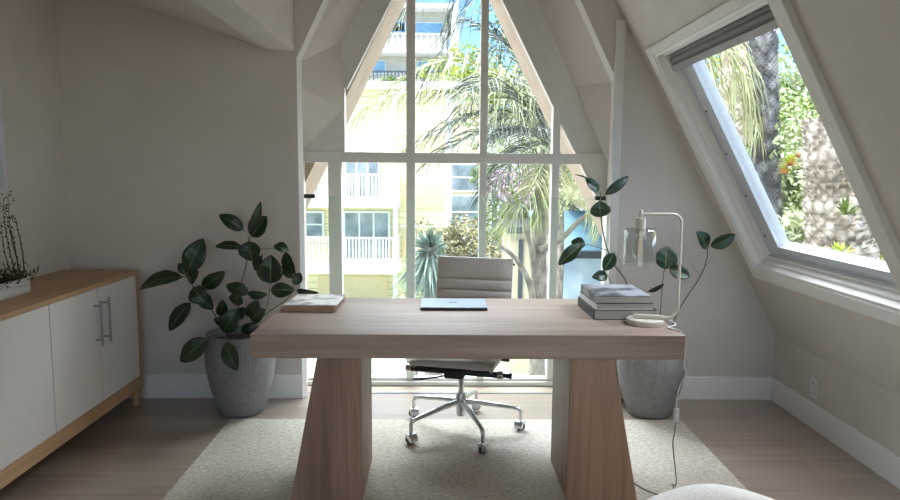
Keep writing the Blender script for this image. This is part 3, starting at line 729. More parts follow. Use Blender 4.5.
plant(RP, [
 (598, 190.6, 575, 173.6, 6, 0, .9), (599.6, 193.5, 585.5, 177.5, 10, -.02, .1), (603.3, 196, 629, 176, 8.5, 0, .2), (600.2, 218.5, 599.4, 201, 17.5, -.03, 0),
 (583, 243, 558.5, 265, 12, -.03, .2), (586, 245.6, 571, 241.5, 11, .03, .1), (614.8, 251.7, 603.5, 271, 11.5, -.02, .1), (608.5, 275.7, 592, 277, 10, 0, .1),
 (707.9, 249.3, 697, 231.5, 14, 0, .1), (708.7, 247.4, 735.5, 234.4, 11.5, -.02, .2), (664.7, 271, 666.6, 245.5, 19, -.04, 0), (668, 268, 690, 277, 13, -.05, .1), (646.6, 292.4, 664.5, 284, 5.5, 0, .8)],
 [([(640, 345, 3.97), (634, 318, 3.97), (627, 284, 3.97), (616, 267, 3.96), (607.5, 250, 3.96), (601.8, 224, 3.97), (600.7, 200, 3.97), (601, 191, 3.98)], .006, .003),
  ([(606.5, 250, 3.96), (595, 246.5, 3.97), (583, 243, 3.96)], .0025, .0018),
  ([(616, 290, 3.97), (612, 284, 3.97), (607.5, 275.8, 3.97)], .002, .0015), ([(624, 279, 3.97), (620, 270, 3.97), (621, 264, 3.97), (615, 253, 3.97)], .002, .0015),
  ([(664, 345, 3.98), (680, 308, 3.98), (700, 277, 3.98), (706.5, 260, 3.98), (707.8, 247, 3.98)], .0055, .003),
  ([(701, 276, 3.98), (697, 271, 3.98), (691.6, 264.5, 3.97)], .0018, .001), ([(704, 267, 3.98), (709, 262, 3.98), (712.5, 256, 3.99)], .0018, .001),
  ([(660, 345, 3.95), (660.3, 318, 3.94), (662, 290, 3.93), (664.2, 270, 3.93)], .004, .0022),
  ([(652, 345, 3.97), (645, 308, 3.97), (646.6, 292.4, 3.97)], .003, .002)], 3.97, 5)

# ------------------------------------------------------------------ things on the desk
DZ = .76
lp = thing('laptop', 'closed silver-blue laptop in the middle of the desk', 'laptop', (.07, 3.44, DZ))
box((-.096, 3.326, DZ+.002), (.238, 3.556, DZ+.0115)).build('laptop_base', 'laptop_base', lp, bevel=.003)
ld = box((-.097, 3.325, DZ+.0115), (.239, 3.557, DZ+.0185)).build('lid', 'laptop_shell', lp, bevel=.003)
mb = MB()
for x in (.057, .080): mb.box((x-.008, 3.434, DZ+.0183), (x+.008, 3.456, DZ+.0189)); 
mb.box((.0595, 3.441, DZ+.0183), (.0765, 3.447, DZ+.0188))
mb.build('logo', 'logo_dark', ld)
for x in (-.07, .21):
    for y in (3.35, 3.53): MB().lathe([(0, 0), (.006, 0), (.006, .0025), (0, .0025)], (x, y, DZ), 12).build('foot', 'black_rubber', lp)

def book(cx, cy, rz, W_, D_, H_, z, cover, spine, label, name='book', hard=.003, group=None, spine_side=-1, pages='page_paper'):
    r = thing(name, label, name, (cx, cy, z), rz, group)
    h = hard
    MB().box((-W_/2, -D_/2, H_-h), (W_/2, D_/2, H_)).build('front_cover', cover, r, local=True, bevel=.0008)
    MB().box((-W_/2, -D_/2, 0), (W_/2, D_/2, h)).build('back_cover', spine, r, local=True, bevel=.0008)
    x0 = -W_/2 if spine_side < 0 else W_/2-h
    MB().box((x0, -D_/2, h), (x0+h, D_/2, H_-h)).build('spine', spine, r, local=True)
    xa = -W_/2+h if spine_side < 0 else -W_/2+.005; xb = W_/2-.005 if spine_side < 0 else W_/2-h
    MB().box((xa, -D_/2+.004, h), (xb, D_/2-.004, H_-h)).build('pages', pages, r, local=True)
    return r
# left: tan book with magazine
book(-.64, 3.44, math.radians(-1.5), .265, .31, .027, DZ, 'book_tan', 'book_tan', 'tan covered book lying under the pale magazine', hard=.002, pages='book_tan')
mg = thing('magazine', 'pale grey photo magazine on top of the tan book', 'magazine', (-.628, 3.43, DZ+.027), math.radians(-1.5))
MB().box((-.126, -.145, 0), (.126, .145, .005)).build('pages', 'page_paper', mg, local=True)
MB().box((-.128, -.147, .005), (.128, .147, .0065)).build('cover', 'cover_photo_pale', mg, local=True)
# right: stack of three
g_ = 'large books stacked on the right of the desk'
book(.872, 3.305, math.radians(1), .30, .35, .048, DZ, 'book_black', 'book_black', 'black thick book at the bottom of the right stack', group=None)
book(.865, 3.30, math.radians(2), .272, .33, .03, DZ+.048, 'book_black', 'book_white', 'white spined book in the middle of the right stack', group=None)
book(.862, 3.30, math.radians(0), .262, .335, .036, DZ+.078, 'cover_photo_grey', 'cover_photo_grey', 'grey photo covered book on top of the right stack', group=None)

# lamp
lx, ly = .943, 3.055
lm = thing('desk_lamp', 'cream desk lamp with clear glass cylinder shade', 'lamp', (lx, ly, DZ))
MB().lathe([(0, 0), (.082, 0), (.084, .003), (.084, .022), (.081, .025), (0, .025)], (lx, ly, DZ), 48).build('base', 'lamp_paint', lm)
def lz(x, y): return at(x, y, 3.05)
px = at(676, 300, 3.06).x
MB().hexa([(lx-.055, ly-.0, DZ+.025), (lx+.075, ly-.035, DZ+.025), (lx+.079, ly-.017, DZ+.025), (lx-.05, ly+.018, DZ+.025), (lx-.055, ly-.0, DZ+.043), (lx+.075, ly-.035, DZ+.043), (lx+.079, ly-.017, DZ+.043), (lx-.05, ly+.018, DZ+.043)]).build('foot_bar', 'lamp_paint', lm, bevel=.002)
zt = at(650, 214, 3.05).z; xs = at(640, 214, 3.05).x
py = ly-.02
path = [(lx+.07, ly-.026, DZ+.034), (lx+.10, ly-.028, DZ+.032)]
for k in range(1, 8):
    t = PI/2*k/7; path.append((px-.05+.05*math.sin(t), py-.01, DZ+.032+.055*(1-math.cos(t))))
path += [(px, py, DZ+.15), (px, py, DZ+.3), (px, py, zt-.04)]
for k in range(1, 8):
    t = PI/2*k/7; path.append((px-.04*(1-math.cos(t)), py, zt-.04+.04*math.sin(t)))
path += [(xs+.03, py, zt), (xs, py, zt)]
MB().tube(path, .0068, 12).build('arm', 'lamp_paint', lm)
MB().lathe([(0, -.018), (.008, -.018), (.008, .010), (.005, .014), (0, .014)], (xs, py, zt+.006), 16).build('finial', 'lamp_paint', lm)
zs0 = at(640, 234, 3.05).z
MB().lathe([(0, 0), (.020, 0), (.020, .012), (.023, .014), (.023, zt-.018-zs0), (0, zt-.018-zs0)], (xs, py, zs0), 24).build('socket', 'lamp_paint', lm)
zsh = at(640, 228, 3.05).z; zsb = at(640, 264, 3.05).z
rs = .073
sh = [(.024, zsh-zsb), (rs-.01, zsh-zsb), (rs-.001, zsh-zsb-.006), (rs+.001, .0), (rs-.0015, .0), (rs-.0035, zsh-zsb-.008), (rs-.012, zsh-zsb-.003), (.024, zsh-zsb-.003)]
mb = MB(); mb.lathe(sh, (xs, py, zsb), 40); mb.f = mb.f[:-2]; mb.sm = mb.sm[:-2]
mb.build('lamp_shade', 'shade_glass', lm)
bl = MB().lathe([(0, -.118), (.010, -.117), (.024, -.107), (.033, -.09), (.036, -.074), (.033, -.056), (.024, -.03), (.014, -.008), (.013, .0)], (xs, py, zs0), 28); bl.f = bl.f[:-1]; bl.sm = bl.sm[:-1]
bo = bl.build('bulb', 'bulb_glass', lm)
fm = MB()
for k in range(4):
    a = PI/2*k+.4; fm.tube([(xs+.006*math.cos(a), py+.006*math.sin(a), zs0-.035), (xs+.009*math.cos(a), py+.009*math.sin(a), zs0-.09)], .0009, 5)
fm.tube([(xs, py, zs0), (xs, py, zs0-.05)], .003, 6)
fm.build('filament', 'filament', bo)
# cord: back of the lamp, over the end of the desk, switch, floor
def ay(x, y, Y): return tuple(at(x, y, Y))
cdp = [(px-.035, ly-.01, DZ+.02), (px-.01, 3.02, DZ+.004), (1.02, 2.96, DZ+.004), (1.045, 2.90, DZ+.004), (1.056, 2.885, DZ-.012), ay(685.5, 352, 2.88), ay(684.5, 366, 2.88), ay(686, 374, 2.88), ay(680, 386, 2.88), ay(677, 398, 2.88), ay(676.5, 408, 2.88)]
def catmull(P3, k_=6):
    P3 = [V(p) for p in P3]; out = []; n_ = len(P3)
    for i in range(n_-1):
        a, b4 = P3[i], P3[i+1]; a0 = P3[max(0, i-1)]; b0 = P3[min(n_-1, i+2)]
        for k in range(k_):
            t = k/k_; out.append(.5*((2*a)+(b4-a0)*t+(2*a0-5*a+4*b4-b0)*t*t+(3*a-a0-3*b4+b0)*t**3))
    return out+[P3[-1]]
MB().tube(catmull(cdp), .0032, 8).build('cord', 'cord_switch', lm)
q = at(676.5, 415, 2.88)
mb = MB().box((q.x-.011, 2.872, q.z-.031), (q.x+.011, 2.888, q.z+.031)); sw = mb.build('cord_switch', 'cord_switch', lm, bevel=.005)
MB().box((q.x-.005, 2.869, q.z-.006), (q.x+.005, 2.874, q.z+.008)).build('slider', 'outlet_plastic', sw)
gz = RZ+.004
cdp = [(q.x, 2.88, q.z-.03), (q.x-.004, 2.885, q.z-.09), (q.x-.002, 2.90, q.z-.15), (1.09, 2.96, .04), (1.085, 3.0, gz), (1.085, 2.98, gz), (1.06, 2.93, gz), (1.00, 2.90, gz), (.96, 2.93, gz), (.92, 3.0, gz), (.88, 3.15, gz), (.90, 3.4, gz)]
MB().tube(catmull(cdp), .0028, 8).build('cord', 'cord_grey', lm)

# ------------------------------------------------------------------ white boucle armchair, only its top corner in view
ac = thing('armchair', 'white upholstered armchair with rounded back at the bottom edge', 'armchair', (.74, 1.35, RZ), 0)
def puff(a, b5, r, name, seg=6):
    o = MB().box(a, b5).build(name, 'white_boucle', ac, bevel=r, bseg=seg); o.modifiers['bevel'].limit_method = 'NONE'
    for p in o.data.polygons: p.use_smooth = True
    return o
mb = MB()
# curved barrel back: superellipse sweep
ring = []; nA = 24
prof_top = []
vs = []; fs = []
cx_, cy_ = .70, 1.30
for i in range(nA+1):
    a = math.radians(-20+220*i/nA)
    d = V((math.cos(a)*.36, math.sin(a)*.36, 0)); dn = d.normalized(); hgt = .655-.10*abs(math.cos(a))**1.5-(.08 if math.sin(a) < 0 else 0)
    for k in range(16):
        t = 2*PI*k/16; ux = math.copysign(abs(math.cos(t))**.6, math.cos(t)); uz = math.copysign(abs(math.sin(t))**.5, math.sin(t))
        vs.append(V((cx_, cy_, 0))+d+dn*ux*.065+V((0, 0, .15+(hgt-.15)*(.5+.5*uz))))
for i in range(nA):
    for k in range(16): fs.append((i*16+k, i*16+(k+1) % 16, (i+1)*16+(k+1) % 16, (i+1)*16+k))
fs += [tuple(range(16))[::-1], tuple(range(nA*16, nA*16+16))]
mb.add(vs, fs, True); ob = mb.build('backrest', 'white_boucle', ac)
md = ob.modifiers.new('sub', 'SUBSURF'); md.levels = 1; md.render_levels = 2
MB().lathe([(0, .14), (.27, .14), (.295, .17), (.295, .36), (.27, .40), (.2, .415), (0, .42)], (cx_, cy_, 0), 40).build('seat_cushion', 'white_boucle', ac)
for a in (45, 135, 225, 315):
    x = cx_+.24*math.cos(math.radians(a)); y = cy_+.24*math.sin(math.radians(a))
    MB().lathe([(0, RZ), (.016, RZ), (.024, .15), (0, .15)], (x, y, 0), 16).build('leg', 'oak_z', ac)

# ================================================================== OUTSIDE
GZ = -4.6
struct(box((-60, 4.8, GZ-.2), (60, 120, GZ)).build('ground_outside', 'concrete'), 'pale paved yard outside', 'ground')
# gable roof overhang of this house seen through the window
mb = MB()
def rp(x0, z0, x1, z1, t=.14, y0=Yb+.09, y1=Yb+.64):
    d = V((x1-x0, 0, z1-z0)).normalized(); nn = V((-d.z, 0, d.x)); 
    if nn.z < 0: nn = -nn
    mb.prism([(x0, y0, z0), (x1, y0, z1), (x1+nn.x*t, y0, z1+nn.z*t), (x0+nn.x*t, y0, z0+nn.z*t)], (0, y1-y0, 0))
ov = thing('roof_overhang', 'tan gable eave just outside the triangular window', 'eave', (0, Yb+.3, 0))
rp(-1.30, .56, .05, 3.30); rp(1.55, .33, .03, 3.30)
mb.build('eave_board', 'exterior_stucco', ov)

def rect(x0, y0, x1, y1, Y, d, name, mat, parent):
    a = at(x0, y0, Y); b6 = at(x1, y1, Y); return box((a.x, Y, a.z), (b6.x, Y+d, b6.z)).build(name, mat, parent)
# yellow apartment block
BY = 31.0
p0 = at(345, 88, BY); p1 = at(481, 88, BY)
yb2 = thing('apartment_building', 'yellow clapboard apartment block with white balconies', 'building', (-4, BY+3, GZ))
zt_ = at(400, 90, BY).z
box((-14, BY, GZ), (p1.x, BY+9, zt_)).build('wall', 'yellow_siding', yb2)
box((-14.3, BY-.5, zt_), (p1.x+.3, BY+9, zt_+.32)).build('roof_edge', 'white_siding', yb2)
rect(392, 90, 397, 155, BY-.12, .15, 'downpipe', 'white_siding', yb2)
rect(446, 90, 451, 300, BY-.12, .15, 'corner_board', 'white_siding', yb2)
for (x0, y0, x1, y1, mt_) in ((402, 139, 447, 155, 'tan_panel'), (402, 186, 447, 208, 'tan_panel'), (402, 232, 446, 258, 'tan_panel')):
    rect(x0, y0, x1, y1, BY-.06, .1, 'panel', mt_, yb2)
for y in (133, 225): rect(400, y, 447, y+2, BY-.1, .12, 'trim_band', 'white_siding', yb2)
for (x0, y0, x1, y1) in ((452, 165, 478, 190), (452, 196, 478, 228), (452, 240, 478, 262), (303, 213, 322, 236), (305, 168, 320, 200), (345, 213, 388, 258), (346, 162, 378, 200)):
    wf = rect(x0-2, y0-2, x1+2, y1+2, BY-.14, .2, 'window', 'white_siding', yb2)
    rect(x0, y0, x1, y1, BY-.16, .04, 'pane', 'house_glass', wf)
    n_ = 3 if x1-x0 > 30 else 1
    for k in range(1, n_): 
        xx = x0+(x1-x0)*k/n_; rect(xx-1, y0, xx+1, y1, BY-.2, .05, 'window_bar', 'white_siding', wf)
    if n_ == 1: rect(x0, (y0+y1)/2-.8, x1, (y0+y1)/2+.8, BY-.2, .05, 'window_bar', 'white_siding', wf)
BF = 29.4
for (yt, ys, yb3) in ((173.5, 199, 207.5), (237, 263, 273.5)):
    xr = at(397.5, 200, BF).x; za = at(350, yt, BF).z; zb = at(350, ys, BF).z; zc = at(350, yb3, BF).z
    bs_ = box((-9, BF-.1, zc), (xr+.05, BY, zb)).build('balcony_slab', 'white_siding', yb2)
    ra = MB().box((-9, BF-.04, za-.08), (xr, BF+.06, za)).box((-9, BF-.02, zb), (xr, BF+.04, zb+.1))
    ra.box((xr-.08, BF, za-.08), (xr, BY, za)).box((xr-.1, BF-.05, zb), (xr, BF+.07, za+.08))
    x = -9+.1
    while x < xr: ra.box((x, BF-.015, zb), (x+.055, BF+.035, za)); x += .145
    yy = BF+.15
    while yy < BY: ra.box((xr-.06, yy, zb), (xr-.01, yy+.05, za)); yy += .15
    ra.build('railing', 'white_siding', bs_)
rect(318, 276, 388, 330, BY-.08, .1, 'garage_door', 'tan_panel', yb2)
rect(393, 207, 398, 300, BF+1.3, .15, 'post', 'white_siding', yb2)

# grey white apartment block above and behind
UY = 52.0
ub = thing('apartment_building', 'white and grey block with stacked balconies under the open sky', 'building', (0, UY+4, GZ))
xr = at(447, 50, UY).x
ztop = at(400, 12, UY).z
box((-22, UY, GZ), (xr, UY+10, ztop)).build('wall', 'grey_siding', ub)
box((-22, UY-1.6, ztop), (xr+.6, UY+10, at(400, 8, UY).z)).build('roof_slab', 'white_siding', ub)
q0, q1, q2, q3 = at(444, 90, UY), at(457, 90, UY), at(458, 4, UY), at(452, 14, UY)
MB().prism([(q0.x, UY-1.8, q0.z-3), (q1.x, UY-1.8, q1.z-3), (q2.x, UY-1.8, q2.z), (q3.x, UY-1.8, q3.z), (q0.x+.2, UY-1.8, q0.z)], (0, 11, 0)).build('end_wall', 'white_siding', ub)
for (x0, y0, x1, y1) in ((372, 23, 405, 33), (415, 23, 442, 33), (370, 61, 385, 73), (418, 62, 434, 73), (392, 22, 404, 31)):
    wf = rect(x0-1, y0-1, x1+1, y1+1, UY-.2, .3, 'window', 'white_siding', ub); rect(x0, y0, x1, y1, UY-.25, .1, 'pane', 'sky_blue_glass', wf)
for (yt, ys, yb3, solid) in ((33, 49, 53, True), (71, 88, 92, False)):
    za, zb, zc = (at(400, v, UY-1.6).z for v in (yt, ys, yb3))
    bs_ = box((-20, UY-1.8, zc), (xr+.2, UY, zb)).build('balcony_slab', 'white_siding', ub)
    ra = MB().box((-20, UY-1.7, za-.1), (xr, UY-1.6, za)); x = -20
    while x < xr: ra.box((x, UY-1.67, zb), (x+(.16 if solid else .07), UY-1.62, za)); x += (.42 if solid else .26)
    ra.build('railing', 'white_siding' if solid else 'rail_dark', bs_)
for x in range(-20, int(xr), 1): pass

# further pale house with lattice, tan garden box, blue roofed shed
hs = thing('house', 'distant pale house behind the palm with a lattice window', 'building', (at(495, 200, 34).x, 36, GZ))
a = at(480, 118, 34); b7 = at(518, 300, 34)
hx0 = p1.x+.45
box((hx0, 34, GZ), (b7.x, 40, at(500, 128, 34).z)).build('wall', 'white_siding', hs)
MB().prism([(hx0-.1, 33.6, at(500, 128, 34).z), (b7.x+.4, 33.6, at(500, 128, 34).z), (b7.x-.6, 33.6, at(500, 112, 34).z), (hx0-.1, 33.6, at(500, 112, 34).z)], (0, 7, 0)).build('roof', 'grey_siding', hs)
wf = rect(490, 170, 513, 300, 33.9, .15, 'window', 'house_glass', hs)
mb = MB()
for k in range(4):
    q = at(490+k*7.6, 170, 33.85); mb.box((q.x, 33.8, at(490, 300, 33.8).z), (q.x+.12, 33.88, q.z))
for k in range(9):
    q = at(490, 170+k*16, 33.85); mb.box((q.x, 33.8, q.z), (at(513, 200, 33.8).x, 33.88, q.z-.12))
mb.build('lattice', 'white_siding', wf)
gb = thing('garden_hut', 'small beige flat roofed hut left of the palm trunk', 'hut', (at(525, 300, 20).x, 20.5, GZ))
a = at(511, 233, 20); b7 = at(541, 300, 20)
box((a.x, 20, GZ), (b7.x, 23, a.z)).build('wall', 'tan_wall', gb); box((a.x-.15, 19.8, a.z), (b7.x+.15, 23.2, a.z+.2)).build('roof', 'dark_trim', gb)
rect(519, 240, 522, 300, 19.93, .1, 'door_edge', 'dark_trim', gb)
sd2 = thing('outbuilding', 'white outbuilding with bright blue sloping roof right of the palm', 'building', (at(595, 300, 17).x, 18.5, GZ))
a = at(553, 252, 17); b7 = at(640, 300, 17)
box((a.x, 17, GZ), (b7.x, 21, a.z)).build('wall', 'pale_blue_wall', sd2)
za = a.z; zr = at(590, 216, 19.5).z
MB().hexa([(a.x-.2, 16.7, za), (b7.x, 16.7, za), (b7.x, 20.5, zr), (a.x-.2, 20.5, zr), (a.x-.2, 16.7, za+.1), (b7.x, 16.7, za+.1), (b7.x, 20.5, zr+.1), (a.x-.2, 20.5, zr+.1)]).build('roof', 'blue_roof', sd2)
box((a.x-.2, 16.66, za-.12), (b7.x, 16.72, za+.06)).build('gutter', 'dark_trim', sd2)

# ---------------- vegetation builders
def leafcloud(c, rad, n_, size, rnd, shell=.35, asp=2.2):
    R_ = random.Random(rnd); mb = MB(); c = V(c)
    blobs = [(V((R_.gauss(0, .45)*rad[0], R_.gauss(0, .45)*rad[1], R_.gauss(0, .45)*rad[2])), R_.uniform(.25, .5)) for _ in range(26)]
    for i in range(n_):
        bp, br_ = blobs[i % len(blobs)]
        d = V((R_.gauss(0, 1), R_.gauss(0, 1), R_.gauss(0, 1))).normalized()
        p = c+bp+V((d.x*rad[0], d.y*rad[1], d.z*rad[2]))*br_*(1-shell*R_.random())
        a_ = V((R_.gauss(0, 1), R_.gauss(0, 1), R_.gauss(-.2, .7))).normalized(); s_ = a_.cross(V((R_.gauss(0, 1), R_.gauss(0, 1), R_.gauss(0, 1))))
        if s_.length < .05: continue
        s_ = s_.normalized()*size/asp; a_ = a_*size*R_.uniform(.6, 1.2)
        mb.add([p-a_*.5, p+s_*.5, p+a_*.5, p-s_*.5], [(0, 1, 2, 3)])
    return mb
def tree(name, label, cat, c, rad, n_, size, mat, rnd, trunk=True, tr=.12, group=None):
    r = thing(name, label, cat, (c[0], c[1], GZ), group=group)
    leafcloud(c, rad, n_, size, rnd).build('foliage', mat, r)
    if trunk: 
        mb = MB().tube([(c[0], c[1], GZ), (c[0]+.1, c[1], (GZ+c[2])/2), (c[0], c[1], c[2]+rad[2]*.3)], [tr, tr*.8, tr*.4], 8)
        R_ = random.Random(rnd)
        for k in range(5):
            mb.tube([(c[0], c[1], c[2]-rad[2]*.5), (c[0]+R_.uniform(-.7, .7)*rad[0], c[1]+R_.uniform(-.5, .5)*rad[1], c[2]+R_.uniform(0, .6)*rad[2])], [tr*.4, tr*.15], 6)
        mb.build('trunk', 'palm_trunk', r)
    return r
def frond(root, base, mid, tip, mat, rnd, ll=.5, lw=.012, n_=46, hang=.6, rr=.018):
    """feather frond: curved rachis through base, mid, tip with thin hanging leaflets"""
    R_ = random.Random(rnd); base, mid, tip = V(base), V(mid), V(tip); mb = MB()
    c1 = mid*2-(base+tip)*.5
    def bz(t): return base*(1-t)**2+c1*2*t*(1-t)+tip*t*t
    pts = [bz(i/14) for i in range(15)]
    mb.tube(pts, [rr*(1-.85*i/14) for i in range(15)], 5)
    for i in range(n_):
        t = .14+.86*i/n_; p = bz(t); tg = (bz(min(1, t+.02))-bz(t-.02)).normalized()
        for sg in (-1, 1):
            sd3 = tg.cross(V((0, 0, 1)));
            if sd3.length < .1: sd3 = V((1, 0, 0))
            sd3.normalize()
            d = (sd3*sg*(1-.5*t)+tg*(.55+.5*t)+V((0, 0, R_.uniform(-.1, .25)))+V((R_.gauss(0, .12), R_.gauss(0, .12), 0))).normalized()
            l_ = ll*(math.sin(PI*min(1, .2+t*.75))**.7)*R_.uniform(.8, 1.15)
            p1 = p+d*l_*.4; p2 = p+d*l_*.75+V((0, 0, -hang*l_*.25)); p3 = p+d*l_*.95+V((0, 0, -hang*l_*.62))
            wv = d.cross(V((R_.gauss(0, 1), R_.gauss(0, 1), R_.gauss(0, 1)))).normalized()*lw*.5
            mb.add([p-wv*.5, p+wv*.5, p1+wv, p2+wv*.8, p3, p2-wv*.8, p1-wv], [(0, 1, 2, 6), (2, 3, 5, 6), (3, 4, 5)])
    mb.build('frond', mat, root)

# feather palm right of the middle mullion
pk = thing('palm_tree', 'feather palm with drooping fronds in front of the window', 'palm', (at(538, 300, 8.6).x, 8.6, GZ))
tp = [(at(538, 330, 8.6).x, 8.6, GZ), at(538, 300, 8.6), at(539, 240, 8.6), at(541, 190, 8.6), at(546, 150, 8.6)]
MB().tube(catmull(tp, 5), [.11-.04*i/20 for i in range(21)], 16).build('trunk', 'palm_trunk', pk)
for i, pts in enumerate(([(533, 300), (528, 280), (515, 258), (492, 240)], [(534, 270), (530, 240), (518, 212), (503, 190), (488, 180)], [(541, 215), (556, 180), (575, 150)], [(540, 250), (560, 240), (578, 222), (596, 208)])):
    Pp = [at(x, y, 8.5-.12*j) for j, (x, y) in enumerate(pts)]
    MB().tube(catmull(Pp, 5), [.045-.025*k/(5*(len(pts)-1)) for k in range(5*(len(pts)-1)+1)], 8).build('stalk', 'palm_trunk', pk)
ck = (548, 146)
fr_ = [  # mid, tip, tip Y, material, hang
 ((470, 60), (352, 122), 7.6, 'frond_light', 1.6, .55), ((480, 96), (370, 100), 7.2, 'frond_light', 1.4, .5), ((500, 110), (405, 150), 7.9, 'frond_dark', .9, .55),
 ((500, 128), (425, 165), 7.0, 'frond_dark', .6, .5), ((515, 95), (440, 92), 8.6, 'frond_dark', .6, .5), ((520, 60), (465, 20), 8.2, 'frond_dark', .5, .5),
 ((540, 60), (510, -20), 8.8, 'frond_dark', .5, .5), ((525, 150), (480, 200), 7.4, 'frond_dark', .8, .5), ((535, 180), (500, 235), 7.9, 'frond_light', .8, .5),
 ((590, 130), (620, 190), 8.4, 'frond_light', .8, .5), ((580, 90), (610, 60), 8.9, 'frond_dark', .6, .5), ((585, 170), (600, 235), 8.1, 'frond_light', .8, .45), ((548, 175), (535, 225), 8.4, 'frond_light', .8, .45),
 ((535, 115), (500, 118), 9.2, 'frond_dark', .8, .55), ((530, 130), (488, 140), 7.6, 'frond_dark', .7, .5), ((500, 80), (455, 120), 6.9, 'frond_dark', .7, .5)]
for i, (mi, ti, Yt, mt_, hg, ll_) in enumerate(fr_):
    frond(pk, at(ck[0], ck[1], 8.55), at(mi[0], mi[1], (8.55+Yt)/2), at(ti[0], ti[1], Yt), mt_, 100+i, ll=ll_*1.15, n_=60, hang=hg)
# higher palm outside to the upper right whose long leaflets cross the sky
pk2 = thing('palm_tree', 'taller palm whose fronds hang down across the blue sky', 'palm', (at(640, 100, 9.5).x, 9.5, GZ))
hx = at(610, -120, 9.5)
MB().tube([(at(640, 100, 9.5).x, 9.5, GZ), (at(630, 100, 9.5).x, 9.5, 2), hx], [.22, .2, .17], 14).build('trunk', 'palm_trunk', pk2)
for i, (mi, ti, Yt) in enumerate((((510, -110), (395, 30), 7.8), ((520, -60), (420, 90), 8.2), ((500, -80), (440, 60), 9.0), ((540, -40), (470, 110), 8.6), ((560, -20), (500, 120), 9.3), ((560, -50), (520, 60), 8.0), ((490, -130), (370, -10), 8.4), ((570, 0), (530, 130), 9.0), ((470, -90), (350, 70), 9.4))):
    frond(pk2, hx, at(mi[0], mi[1], (9.5+Yt)/2), at(ti[0], ti[1], Yt), 'frond_dark', 300+i, ll=.8, n_=50, hang=.9, lw=.011)

# yucca with hanging blue leaves
yc = thing('yucca', 'blue green yucca with a drooping skirt left of the office chair', 'yucca', (at(430, 246, 9).x, 9, GZ))
hy_ = at(430, 246, 9)
MB().tube([(hy_.x+.1, 9, GZ), (hy_.x+.05, 9, -1), hy_], [.14, .12, .1], 10).build('trunk', 'palm_trunk', yc)
mb = MB(); R_ = random.Random(12)
for i in range(420):
    th_ = R_.uniform(0, 2*PI); el = R_.choice([R_.uniform(.0, 1.3), R_.uniform(-1.4, -.6), R_.uniform(-1.45, -.9)])
    d = V((math.cos(th_)*math.cos(el), math.sin(th_)*math.cos(el), math.sin(el))); L_ = .27 if el > 0 else R_.uniform(.45, .75)
    s_ = d.cross(V((R_.gauss(0, 1), R_.gauss(0, 1), .3))).normalized()*.02
    o0 = hy_+V((0, 0, R_.uniform(-.15, .05))); mb.add([o0-s_*.6, o0+s_*.6, o0+d*L_*.5+s_, o0+d*L_, o0+d*L_*.5-s_], [(0, 1, 2, 4), (2, 3, 4)])
mb.build('leaves', 'frond_blue', yc)
c_ = at(462, 246, 11.5); tree('shrub', 'olive brown tangled shrub right of the yucca', 'shrub', (c_.x, 11.5, c_.z), (.62, .6, .42), 2600, .085, 'leaf_olive', 21, tr=.06)
c_ = at(412, 300, 12); tree('shrub', 'pale spiky shrub below the yucca', 'shrub', (c_.x, 12, c_.z), (.35, .4, .5), 600, .12, 'leaf_pale', 22, tr=.05)
c_ = at(478, 88, 46); tree('tree', 'lime green tree below the sky between two mullions', 'tree', (c_.x, 46, c_.z), (3.0, 2, 2.0), 5200, .32, 'leaf_lime', 23, tr=.25)
c_ = at(532, 92, 45); tree('tree', 'lime green tree partly hidden by the dark fronds', 'tree', (c_.x, 45, c_.z), (2.2, 2, 1.9), 3200, .32, 'leaf_lime', 24, tr=.25)
c_ = at(548, 95, 14); tree('tree', 'fine leaved pale green tree along the sloped eave', 'tree', (c_.x, 14, c_.z), (1.35, 1.0, 1.9), 9000, .11, 'leaf_pale', 25, tr=.14)
c_ = at(560, 60, 15); tree('tree', 'mid green tree at the top right of the triangular window', 'tree', (c_.x, 15, c_.z), (1.5, 1.0, 1.6), 5000, .12, 'leaf_green', 26, tr=.14)
c_ = at(572, 190, 24); tree('bougainvillea', 'mauve flowering climber behind the palm trunk', 'shrub', (c_.x, 24, c_.z), (2.6, 1.2, 1.6), 4200, .17, 'blossom', 27, tr=.1)
c_ = at(525, 190, 26); tree('tree', 'green tree mixed with mauve flowers behind the palm trunk', 'tree', (c_.x, 26, c_.z), (2.3, 1.2, 2.2), 4200, .22, 'leaf_green', 28, tr=.15)
c_ = at(598, 175, 22); tree('tree', 'pale leafy tree above the blue roof', 'tree', (c_.x, 22, c_.z), (1.6, 1.2, 1.6), 2600, .18, 'leaf_pale', 29, tr=.12)
for i, (x, y, mt_, lb) in enumerate(((372, 89, 'leaf_pale', 'pale terrace plant leftmost on the yellow block roof'), (397, 84, 'leaf_green', 'green terrace plant on the yellow block roof'), (418, 88, 'blossom', 'mauve flowering terrace plant on the yellow block roof'), (440, 85, 'leaf_pale', 'pale terrace plant rightmost on the yellow block roof'))):
    c_ = at(x, y, 33); r = thing('terrace_plant', lb, 'plant', (c_.x, 33, zt_+.32))
    leafcloud((c_.x, 33, c_.z+.1), (.8, .5, .3), 700, .16, 40+i).build('foliage', mt_, r)
    MB().tube([(c_.x, 33, zt_+.32), (c_.x, 33, c_.z)], .05, 6).build('stem', 'palm_trunk', r)

